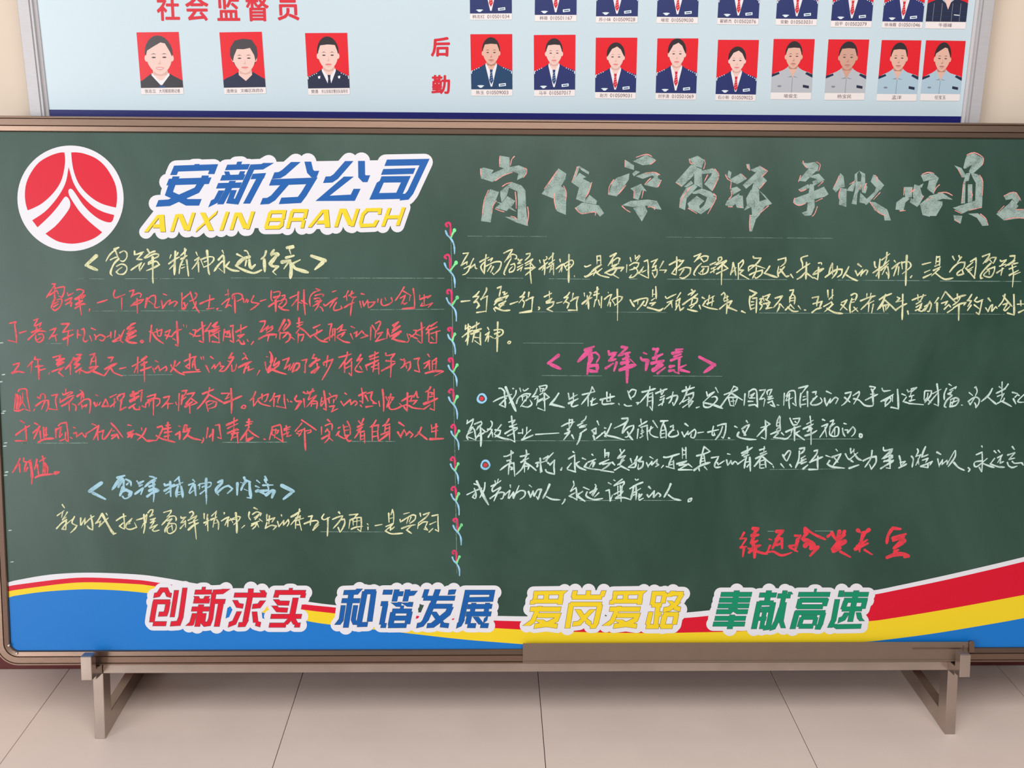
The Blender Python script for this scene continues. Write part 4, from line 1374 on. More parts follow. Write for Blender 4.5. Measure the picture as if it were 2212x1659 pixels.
write(None, K_red, 1.75, """@0 835 330
w26 265 70 290 40 380 40 395 140 435 355/w28 230 110 205 350/w22 330 90 330 200/w40 250 120 260 200 240 330/w24 290 130 300 200 270 330/w24 330 210 260 330/w24 330 230 370 300/w26 210 350 280 350 350 320/w24 370 330 435 355
w22 500 330 485 355/w26 545 155 580 175/w24 580 170 600 110 650 120 655 180/w28 520 280 620 210 705 200/w26 650 220 600 330/w28 700 210 700 290 670 360
w26 745 130 830 115 805 200 830 340/w28 700 320 830 340
w24 955 40 950 90/w24 905 100 920 120 1000 85 1050 75/w24 1050 90 960 140/w26 870 180 870 235/w26 870 230 1000 150 1075 130/w26 890 280 1000 220/w28 1060 160 1000 220 890 290/w28 1000 220 1005 350/w26 1050 250 1100 280 1095 350
w26 1165 55 1200 90 1210 170/w36 1120 140 1190 90/w30 1190 100 1170 200/w28 1140 260 1220 190 1300 190 1310 280 1295 385/w24 1180 260 1190 320/w24 1200 290 1260 260 1240 300
w28 1390 120 1420 135/w34 1365 235 1385 290/w24 1400 280 1410 230/w24 1430 270 1460 220/w28 1530 185 1480 290 1570 280 1540 190
w24 1595 155 1690 110/w30 1600 290 1680 220/w30 1660 180 1650 300/w24 1740 130 1700 150 1710 200/w26 1720 120 1800 100 1790 150 1740 200/w26 1740 210 1780 190/w28 1760 210 1740 330/w28 1740 340 1830 295
w50 1900 130 2000 90/w60 1930 80 1950 200/w50 1890 210 2010 140/w26 2010 70 2060 50 2040 220/w34 1870 310 1960 250/w30 1930 290 1960 330 2020 330 2020 290/w24 2060 280 2100 300/w24 2130 150 2190 120/w26 2110 300 2120 240 2200 200
@320 835 330
w26 0 145 110 110 90 160/w30 0 200 80 170 170 180/w26 20 210 15 290/w30 80 170 75 415/w24 170 190 165 240 120 285
w26 225 160 310 140 280 210 195 305/w26 270 250 360 245/w26 290 240 285 320/w24 400 230 415 265
w28 450 105 440 350/w26 490 65 560 55 520 140/w40 500 130 480 260/w30 480 200 550 150/w26 560 110 670 90 630 150/w34 550 250 620 160/w40 540 290 640 220/w24 620 170 710 235 620 270/w32 600 240 605 385
w30 790 105 880 70 950 40/w30 890 20 870 120/w30 870 130 780 250 710 325/w30 870 110 960 160 1085 230/w28 840 230 870 360/w24 840 230 900 205 990 225 970 290 880 320/w20 870 270 950 230
w28 1065 100 1180 95/w26 1175 100 1120 180/w24 1120 180 1180 150/w34 1100 240 1220 195 1355 135/w32 1200 30 1210 220 1205 390
w24 1350 300 1380 270 1410 280 1400 315 1350 310
w26 1555 75 1530 140 1475 205/w28 1525 170 1525 285/w22 1540 270 1590 190/w24 1590 180 1700 120 1740 110 1710 200 1680 220/w24 1650 110 1650 190/w28 1590 200 1640 250 1770 285
w26 1830 100 1800 170 1760 215/w28 1825 180 1820 290/w24 1830 150 1910 130 1880 200 1880 240/w24 1970 120 1975 220 1995 320/w26 1860 285 1990 310
w24 2015 185 2035 225/w24 2065 215 2085 225/w28 2150 130 2125 180 2150 210 2212 205/w26 2190 230 2125 340
@640 835 330
w28 0 215 75 220 0 330/w20 0 140 10 150
w30 105 80 150 100 260 60/w26 240 35 200 120 170 190/w26 160 70 190 110/w26 180 190 290 130 250 180 150 295/w28 110 180 120 300/w28 230 200 215 290/w26 220 210 300 220 295 320/w22 240 250 290 245
w24 370 160 350 270/w26 360 220 400 210/w26 360 280 400 230/w32 400 65 420 200 435 345/w24 400 320 435 345/w24 480 100 500 130/w26 450 180 530 140 590 130 570 190/w26 470 180 480 240/w24 545 190 540 240/w26 480 290 550 280 510 370/w28 510 365 600 320
w30 705 95 730 115/w30 645 215 690 285/w26 690 270 780 190 790 250/w26 790 260 850 210 880 240 850 275
w24 945 25 960 120/w44 910 130 1010 80/w34 960 90 960 240/w28 1020 100 1100 80 1080 180 1150 240/w34 1000 130 1040 210/w26 920 210 970 230/w28 930 270 950 295/w28 1010 295 1110 280/w26 1110 240 1165 245
w28 1195 215 1210 290/w30 1250 45 1265 200 1265 360/w26 1300 150 1320 200/w28 1370 110 1340 210 1310 300/w34 1340 160 1410 160 1380 200/w26 1370 220 1340 280 1370 330 1450 320 1530 280 1490 240
w28 1525 210 1610 160 1670 130/w30 1610 95 1605 355/w26 1600 260 1550 280 1600 350/w24 1660 190 1680 140 1700 130/w26 1700 150 1740 70 1750 150 1775 155/w26 1640 210 1750 200 1690 260/w28 1630 275 1700 310 1840 325
w26 1945 5 1920 50 1870 80/w28 1915 80 1905 210/w26 1920 80 1990 100 1950 120/w26 1930 150 1980 140/w40 1850 250 1960 210 2045 170/w26 1995 40 2000 340/w28 1850 325 1940 260/w24 1940 320 2000 345""")
write(None, K_red, 1.75, """@0 900 330
w28 300 60 355 90/w28 230 265 330 190 430 130/w30 370 140 380 260 385 350/w26 225 350 385 350
w30 505 95 550 115/w28 480 235 580 140/w30 575 140 540 220 490 325/w34 580 210 590 330/w40 630 160 640 310/w36 670 160 670 290/w30 640 200 680 180/w30 640 270 690 260/w34 555 370 650 325 780 315
w26 850 130 880 100 960 85 980 200 990 355/w28 810 180 810 310/w26 810 190 890 150 860 230/w28 880 180 860 300/w24 900 250 870 300/w26 870 350 950 320/w26 950 230 950 330 990 360/w24 1020 300 1050 320
w28 1065 155 1095 165/w26 1070 240 1110 230 1110 300/w26 1120 280 1190 235 1230 300
w26 1240 290 1250 250/w26 1250 245 1340 190 1435 125/w26 1335 105 1390 125/w30 1430 130 1400 240 1350 335/w34 1410 210 1420 340/w26 1420 230 1500 200 1480 310 1510 325/w28 1510 325 1560 270 1620 170
w28 1610 95 1690 180 1780 300/w26 1630 205 1660 205/w40 1620 275 1700 250/w28 1620 320 1700 260 1720 320
w28 1855 120 1905 130/w34 1850 240 1935 200/w34 1860 260 1920 230/w30 1850 295 1920 260 1900 310/w26 1930 250 1970 250
w24 2050 165 2055 200/w28 2115 170 2070 260 1990 340/w28 1970 250 2060 290 2130 350 2212 350
@320 900 330
w26 0 345 120 345/w28 135 155 200 135 205 190 125 340/w30 120 275 200 320 390 370/w44 285 90 290 330/w36 260 130 320 120/w44 230 180 330 160/w40 240 230 345 215/w40 240 290 310 270
w24 445 135 470 145/w34 400 260 460 220 455 330/w34 515 215 530 130 570 125/w26 560 130 560 190 620 165/w30 510 220 600 200 560 270 510 330/w30 560 260 640 310 770 340/w22 800 305 800 340 775 385
w26 865 165 845 310/w34 940 190 935 350/w28 890 290 950 210/w26 975 125 1030 115 1040 200 1060 320/w26 1010 300 1060 320
w36 1140 120 1230 80 1295 45/w26 1245 20 1240 190/w28 1150 170 1300 100/w34 1150 240 1260 190 1310 190/w36 1250 200 1200 340/w30 1210 250 1310 230/w30 1290 230 1300 385/w24 1210 310 1280 290
w34 1460 40 1455 150/w30 1430 80 1515 70/w28 1410 130 1500 100/w30 1460 150 1400 250 1330 345/w26 1450 190 1520 250 1605 300/w28 1425 230 1420 360/w50 1440 340 1520 300
w26 1680 325 1700 330/w30 1800 150 1755 335/w28 1790 150 1880 125 1920 130 1935 240 1955 370/w24 1950 360 1850 300/w28 1800 200 1790 250 1840 280/w26 1800 190 1890 200 1860 250/w26 1850 180 1830 310
w28 2000 135 2010 280/w24 1970 180 2060 145/w26 1970 200 2050 180/w28 1950 265 2040 220/w26 2020 240 2010 290 2070 270/w24 2130 210 2212 110/w24 2150 240 2212 260
@640 900 330
w28 80 50 170 110 290 195/w28 80 95 0 195/w28 30 215 110 180/w28 40 280 90 200/w30 120 170 125 330 135 490/w24 130 210 210 190 210 220 160 240
w30 455 45 490 75/w26 365 150 365 260/w24 420 130 500 100 520 130 515 195/w26 420 220 450 180 470 220/w30 370 320 480 260 430 280/w26 480 220 470 310 410 380/w26 480 310 530 350
w26 610 165 640 150/w28 580 270 620 215 610 270 700 320/w24 680 120 700 240 710 290/w24 700 150 750 140/w24 740 70 780 160 780 260/w24 700 200 760 190/w26 720 270 760 270 700 320/w28 720 310 760 355 800 340
w26 905 65 930 100/w28 975 30 930 130/w34 890 150 970 110/w30 880 200 960 150/w30 940 160 900 230 845 310/w26 930 230 930 340/w24 940 220 985 210 990 380/w22 940 280 980 270/w22 940 330 980 320
w26 1155 50 1120 110 1065 155/w32 1100 150 1100 350/w26 1100 140 1190 120 1180 230 1190 350/w24 1110 220 1170 210/w24 1110 290 1170 280
w28 1340 35 1300 100 1250 135/w28 1290 120 1280 240/w24 1290 130 1350 110 1350 340/w30 1230 260 1350 210/w34 1200 350 1280 290 1340 240/w24 1290 180 1340 160
w34 1490 85 1560 135/w30 1470 225 1515 305/w26 1510 290 1560 190 1600 260/w26 1590 270 1640 215 1690 260 1650 305
w26 1810 155 1780 230 1715 295/w34 1770 230 1830 280 1895 330
w24 1955 120 1965 220/w26 1970 170 2050 140/w26 1960 220 2050 200/w30 2025 110 2020 300/w40 1940 325 2130 318""")
write(None, K_red, 1.9, """@0 980 330
w28 290 70 240 180 180 275/w40 280 150 290 270/w24 345 65 340 110 400 120 455 80/w28 380 140 360 200 355 260/w30 400 200 375 260/w48 435 110 460 250 465 350/w28 465 350 460 440
w28 535 85 520 160 500 225/w30 540 160 550 230 560 300/w28 575 110 660 60/w28 615 35 630 100 620 290/w60 650 160 650 270/w24 650 130 690 200 685 280/w34 510 345 600 310 765 295/w60 800 280 850 268""")

write('pale blue chalk heading in angle brackets on the left half', K_blu, 3.5, """@170 1025 250
w80 435 160 210 320 510 470
w60 740 60 880 20/w70 800 60 720 180 640 290/w80 830 90 760 240/w70 860 110 860 260/w46 900 90 990 140 1000 220/w44 920 190 950 160/w80 850 250 790 400/w46 830 330 940 300/w80 900 290 1000 340 960 430/w40 840 420 880 460 960 440
w50 1115 125 1130 150/w60 1150 170 1240 125/w40 1160 220 1220 195/w50 1080 370 1160 310 1230 250/w56 1230 260 1190 380/w36 1355 35 1430 50 1480 80/w50 1480 70 1370 140 1260 240/w50 1350 160 1470 120/w56 1350 230 1460 190/w60 1350 310 1440 270 1530 300/w60 1310 420 1420 340 1530 310/w70 1430 150 1440 400/w44 1440 400 1430 520
w50 1640 185 1650 215 1750 180/w50 1750 140 1760 420/w56 1640 310 1740 250 1830 190/w40 1740 320 1660 370/w44 1920 45 1830 130/w44 1910 60 1940 200/w50 1800 230 1990 150/w60 1900 220 1870 340 1870 430/w56 1960 230 1980 340 1990 440/w30 1890 340 1960 330/w30 1890 390 1960 370
@410 1025 250
w36 -20 200 80 160 30 250 -20 350/w34 60 100 100 140/w60 90 200 115 400/w40 0 360 80 300
w24 160 210 200 175 280 170/w26 190 200 185 280/w30 200 180 380 150 410 180 380 230 300 260/w34 240 240 300 210/w36 200 370 300 290/w56 315 80 310 250 315 400/w50 315 400 320 490/w28 318 490 318 570
w50 540 150 620 110 630 150/w60 620 160 510 270 500 340/w50 500 340 550 390/w50 520 350 640 250 740 210/w50 740 215 820 270/w44 800 290 720 360
w70 910 170 905 390/w24 970 150 1010 160/w60 1040 60 1060 120/w60 1080 120 1020 200 980 300/w60 1060 110 1160 140/w66 1140 140 1150 300 1170 440/w24 1040 280 1110 310/w44 1170 450 1090 440
w44 1280 110 1340 160/w50 1260 220 1330 250/w60 1270 320 1420 300/w60 1440 40 1480 110/w60 1440 100 1460 160/w50 1400 205 1590 200/w50 1490 190 1510 300/w80 1300 300 1460 390/w70 1350 320 1500 300/w70 1460 390 1580 300 1610 330/w80 1610 320 1570 440
w80 1760 210 1980 320 1790 470""")
write('pale yellow chalk sentence, last line of the left half', K_yel, 1.55, """@100 1090 300
w34 255 0 290 50/w26 175 175 285 95/w22 260 120 245 205/w24 335 120 300 180 255 245/w24 255 245 320 200/w30 165 380 250 290 330 240/w26 320 240 310 400/w24 320 290 250 390 320 395/w24 320 310 430 220/w26 450 190 410 290 490 335 450 390 385 450
w30 550 215 545 325/w24 555 325 620 215 610 320/w24 610 310 690 230 765 180/w30 710 170 735 300 740 405/w26 655 340 680 375 740 405
w26 885 145 840 230 785 300 870 260/w24 860 270 845 350/w26 840 350 910 280 990 210/w44 890 150 960 280 1040 420 1080 465/w34 1070 470 1110 455/w26 955 140 975 170
w26 1115 255 1200 200 1275 180/w26 1230 150 1245 290 1245 390/w24 1225 290 1165 345 1240 390/w24 1280 300 1365 220 1320 290/w24 1280 300 1270 370 1340 395 1440 360 1405 285/w20 1290 310 1340 300
w26 1440 245 1560 205 1600 150/w32 1555 160 1570 330 1550 455/w34 1600 160 1590 290/w24 1550 300 1515 370/w24 1620 130 1660 85 1700 85 1690 130 1650 190 1705 160/w24 1660 240 1740 215 1660 290/w24 1660 290 1730 260 1650 370/w24 1650 375 1770 320 1690 400/w24 1690 400 1720 425 1800 405
w24 1870 125 1990 90 1980 130 1920 200/w26 1960 200 1900 260 1840 325/w24 1960 190 2040 180 2070 220 2065 260/w24 1930 260 2000 220/w24 2000 230 1930 310/w28 1960 300 1900 380 1890 440/w24 1960 300 2060 310 2060 400 1980 460 1930 440 1930 380 1990 340/w22 2000 330 2010 410
@380 1090 300
w20 0 200 0 260/w26 80 190 90 215 165 195/w26 150 200 80 290 150 270/w26 70 380 140 300/w28 150 260 155 360/w28 220 125 260 105 280 150 230 210/w30 195 250 330 180 300 230/w30 210 300 350 240/w36 200 400 280 330 360 290/w36 290 250 310 380/w28 310 380 325 550
w30 450 145 450 225/w26 505 160 490 240/w30 450 290 530 250/w32 505 220 510 420/w26 500 280 470 330/w26 570 180 650 100/w26 640 120 620 250/w36 560 240 650 200/w30 610 250 590 360/w28 650 240 680 300 675 400/w18 600 300 660 290
w28 770 130 770 150/w26 725 260 790 220 850 195/w28 840 200 780 330/w30 830 240 825 350/w22 870 220 910 290/w24 850 250 980 190 1025 200 1000 250 920 320/w24 900 240 980 230/w40 955 135 970 300 970 450/w22 1095 330 1045 375
w30 1245 50 1300 75/w28 1170 120 1160 190 1190 245/w24 1220 155 1290 115 1360 140 1340 180/w26 1250 210 1330 150 1260 240/w24 1330 230 1380 270/w28 1200 340 1290 280 1270 340 1220 390/w28 1210 310 1330 260/w26 1290 290 1320 360
w28 1450 160 1445 230/w30 1490 180 1480 310/w28 1450 250 1575 210 1530 280/w28 1450 290 1420 380/w28 1425 375 1520 330 1600 345 1550 400/w30 1680 165 1685 185
w26 1620 270 1640 350/w24 1640 350 1720 250 1710 330/w24 1720 320 1790 240 1800 290 1770 345
w36 1835 195 1900 160 1985 100/w24 1970 70 1940 180 1830 320/w26 1910 210 1905 380/w26 1920 230 1980 180 1975 240/w26 1960 240 2000 410/w26 1900 260 2035 215/w26 1930 320 1980 320
w24 2110 190 2175 180 2150 240 2140 330/w28 2045 305 2130 265 2212 255/w22 2180 400 2212 360
@660 1090 300
w24 45 190 105 175 80 260 75 330/w28 0 300 90 265 180 255 200 290 150 340 120 405/w28 120 405 210 320
w26 295 150 260 210 300 240 385 200/w30 355 215 355 350 348 500
w34 530 120 550 145/w26 430 235 510 200 595 175/w26 590 190 530 280 440 380/w28 575 240 620 230 625 300 590 380 550 440/w26 520 365 550 440
w26 700 165 835 150 790 190/w26 710 240 690 380/w26 740 240 800 190/w26 720 240 800 210 885 205 890 300 880 430/w20 755 230 760 330/w20 820 220 815 340/w20 770 270 870 255/w28 730 390 800 360 910 345/w24 830 390 880 430
w26 985 305 1000 325/w26 995 360 995 400/w28 1110 335 1220 315
w30 1325 140 1330 280/w24 1360 160 1385 80 1405 170 1400 300/w20 1350 220 1400 205/w26 1280 350 1395 300 1350 350 1275 410/w26 1360 320 1350 410 1415 355/w32 1275 420 1370 465 1545 455
w24 1565 150 1655 125/w28 1505 240 1515 275 1600 220/w26 1600 220 1700 165 1755 175 1740 240 1660 300/w24 1640 200 1610 300/w22 1680 200 1650 280/w28 1530 380 1640 340 1750 320/w26 1680 340 1610 405 1690 460
w30 1825 140 1835 190/w26 1880 160 1975 125 1920 200 1800 290/w26 1800 290 1785 385/w24 1790 340 1870 280 1945 275 1900 370/w24 1890 390 1945 405 1910 360
w24 2015 180 2110 160 2110 300 2120 430/w24 1980 315 2080 270/w26 1970 435 2030 380/w24 2070 400 2120 430""")
write('pale yellow chalk text, first line of the right half', K_yel, 1.5, """@985 530 300
115 130 200 120 150 200 80 320/80 320 180 260 170 310/130 370 220 320 200 400 150 455 105 470/280 210 240 290 220 370/230 360 300 300 310 360 340 370
w28 480 150 460 300 450 455/w26 380 265 460 220 525 190/w26 460 260 395 340 440 440/w24 510 240 580 205 550 260/w26 480 330 600 270 700 260 720 290 690 380 600 470/580 440 600 468/w28 560 320 500 415/w26 595 340 550 430
760 125 850 80 900 65 870 120 770 270/800 230 870 170/870 150 880 220/890 150 900 140 960 160 960 210 930 215/w28 870 220 810 330 765 440 780 470/870 310 930 290 940 350 910 410 850 430 850 390 900 340
990 220 1000 240 1055 220/1050 225 985 290 1040 280/w24 980 350 1070 300/w28 980 395 1060 340/1050 350 1030 410/1120 140 1180 125 1170 170 1100 240/w26 1100 290 1220 220 1190 260/w24 1110 320 1200 270/w28 1100 370 1250 350 1180 270/1260 350 1180 410 1105 475/w32 1185 270 1180 420/w26 1180 420 1200 605
w26 1330 235 1345 280/w22 1440 180 1450 210 1400 250/w26 1395 230 1415 330 1408 470/w28 1325 380 1400 320 1460 270/w24 1400 350 1370 400/w28 1480 220 1560 130/w26 1545 125 1530 290/w26 1480 300 1570 230/w28 1450 360 1560 280/w26 1520 330 1490 430/w26 1550 300 1555 470/1500 390 1540 370
w28 1655 225 1662 265/w26 1595 375 1680 310 1740 290/w26 1700 310 1640 430/w26 1690 350 1680 420/1720 310 1760 390/1720 300 1820 240 1865 250 1860 310 1760 400/w20 1740 350 1780 310 1830 300/w34 1800 150 1795 400 1795 590/w18 1885 485 1888 505
2050 330 2070 345 2150 310/2045 490 2080 500 2212 430
@1260 530 320
20 310 60 315 115 290/w26 205 160 205 280/200 165 255 155 260 200 260 280/210 225 260 220/w34 130 390 200 330 270 290/20 465 80 440 150 370/w26 190 380 150 450/w30 210 400 280 345/w28 190 400 260 450 385 480
w28 400 165 490 120 440 190/w28 440 190 370 305/w24 400 270 500 190 545 200 520 270/w24 440 200 430 290/w30 430 310 530 270/w30 490 290 440 340/w34 325 410 450 350 600 330 560 385/w26 500 350 430 440 330 410/w26 430 430 530 490
700 185 715 245/w22 775 150 780 205 840 145/800 230 850 160/650 290 645 405/w24 690 300 760 260 830 265 800 330 690 370/w24 760 330 800 360 810 410 750 470 690 480 720 440
w24 910 240 960 220 970 300 970 400 975 490/w24 880 360 830 420 970 490/830 410 900 320/w24 880 400 940 370
1015 245 1110 205 1060 270 1030 330/1030 330 1090 300 1070 370/w24 1030 380 1100 360 1100 430 1065 485/1030 410 1065 485/w24 1195 240 1140 340/1140 370 1240 370 1210 410
w26 1395 175 1395 300 1385 440/w26 1285 290 1400 230 1450 215/w24 1380 340 1320 420 1385 440/w24 1440 240 1500 225 1450 290 1400 340/w26 1430 370 1520 330 1600 340 1590 420 1500 490 1440 480/w26 1500 360 1440 450
w26 1655 165 1755 125 1700 200 1655 250/w24 1700 210 1790 160 1865 165 1850 220 1800 245/w26 1760 200 1800 250/w26 1760 270 1700 330 1650 420 1670 450/w24 1770 320 1870 315 1850 400 1770 435 1720 410/w24 1800 350 1750 400/1790 350 1780 430
w26 1895 290 1980 250/w24 2015 225 2020 185 2060 175 2060 220 1960 290/w24 1910 350 1980 320/w26 1900 405 1990 350/w26 1950 350 1950 410/w30 1990 290 2135 220/w34 2010 350 2080 280 2140 230/w26 2080 280 2160 345 2060 390/w26 1990 425 2080 380/w34 2075 270 2065 420/w26 2065 420 2062 590
@1570 530 320
w28 95 260 80 350 55 440/w26 100 265 120 360 135 450/w22 80 400 140 330/w28 175 270 170 505/w26 185 270 240 220 245 270 190 350/w26 190 370 250 370 190 420/w30 200 430 330 505
w26 395 165 410 190 510 190 450 270 320 380/w26 325 380 330 320 420 300 570 345/w26 440 335 430 400 385 490/w26 340 440 420 400 530 370 520 430 440 490 420 470
w26 640 310 600 370 560 415/w32 560 415 660 450 755 480/w26 770 465 760 400 775 310/w26 765 215 880 185 870 260 800 320/w26 860 320 800 390 760 440/w30 800 360 860 440 890 465 930 455/w26 955 435 990 485
w26 1205 155 1110 190 1130 270 1130 340/w24 1045 405 1130 340 1240 270/w32 1190 255 1185 370 1180 505/w26 1050 505 1110 470 1170 400/w28 1200 420 1290 490
w24 1370 265 1410 260 1415 285/w28 1290 435 1340 380 1440 350 1360 410 1290 440/w28 1370 330 1365 420 1355 515/w26 1300 480 1355 510
w26 1575 265 1545 340 1520 430/w26 1580 270 1580 440/w26 1470 475 1560 410 1640 370/w22 1540 340 1580 325/w26 1650 310 1640 400 1570 495/w28 1560 400 1640 360 1720 360 1710 430 1650 475
w28 1820 320 1780 400 1725 490/w30 1790 445 1860 490 1950 530
w32 1960 280 2010 320/w28 1920 380 1950 450/w24 1950 450 2030 360 2000 460/w24 2000 440 2070 370 2105 380 2080 440
@1880 530 332
w28 60 240 65 300 85 320/w28 40 395 120 340 180 300/w28 140 200 125 340 120 480/w26 85 440 120 370/w28 165 210 280 120/w26 240 105 230 200 190 290/w28 190 290 270 215/w26 150 360 260 265/w28 230 300 170 420/w26 250 310 265 400 260 480/w20 230 390 250 430
w28 345 220 365 245/w26 310 335 390 270 430 245/w28 390 280 335 440/w26 410 310 400 425/w24 450 240 460 340/w24 450 250 540 235 580 270 570 320 460 410/w34 525 150 515 350 508 575/w34 580 460 600 435
w30 750 275 870 245/w26 780 390 860 355/w30 765 465 880 410/w28 955 160 940 270/w26 970 170 1000 160 995 290/w22 950 235 1000 225/w30 930 300 990 275/w34 910 360 1010 310/w30 990 340 880 440/w28 940 400 1060 485 1190 470
w30 1185 160 1210 210/w26 1275 150 1290 190 1310 170 1250 250/w26 1140 385 1200 310 1280 250 1360 245 1350 310 1320 350/w26 1320 350 1340 410 1260 430 1250 400 1310 350
w26 1440 235 1520 185 1520 300 1495 475/w26 1500 470 1430 390 1375 330 1480 240/w26 1400 360 1480 310/w24 1410 380 1460 350
w24 1615 160 1720 120 1700 170 1620 265/w24 1660 240 1740 180 1810 175 1790 220 1770 260/w24 1700 190 1760 255/w28 1730 260 1650 340 1590 420 1590 475 1620 470/w24 1680 350 1790 310 1780 380 1730 455 1640 440 1640 410 1710 350/1710 370 1710 420
w26 1870 215 1890 230 1960 205/w24 1950 220 1870 300/w26 1860 300 1950 270/w26 1820 395 1920 330/w24 1900 330 1880 430/w26 2010 155 2080 150 2060 220 1940 300/w30 1990 280 2080 220/w32 2000 340 2100 300/w36 2000 430 2130 360/w30 2040 280 2060 430/w28 2060 430 2045 600
@2100 530 200
w50 990 440 1090 420/w40 1000 700 1150 640""")
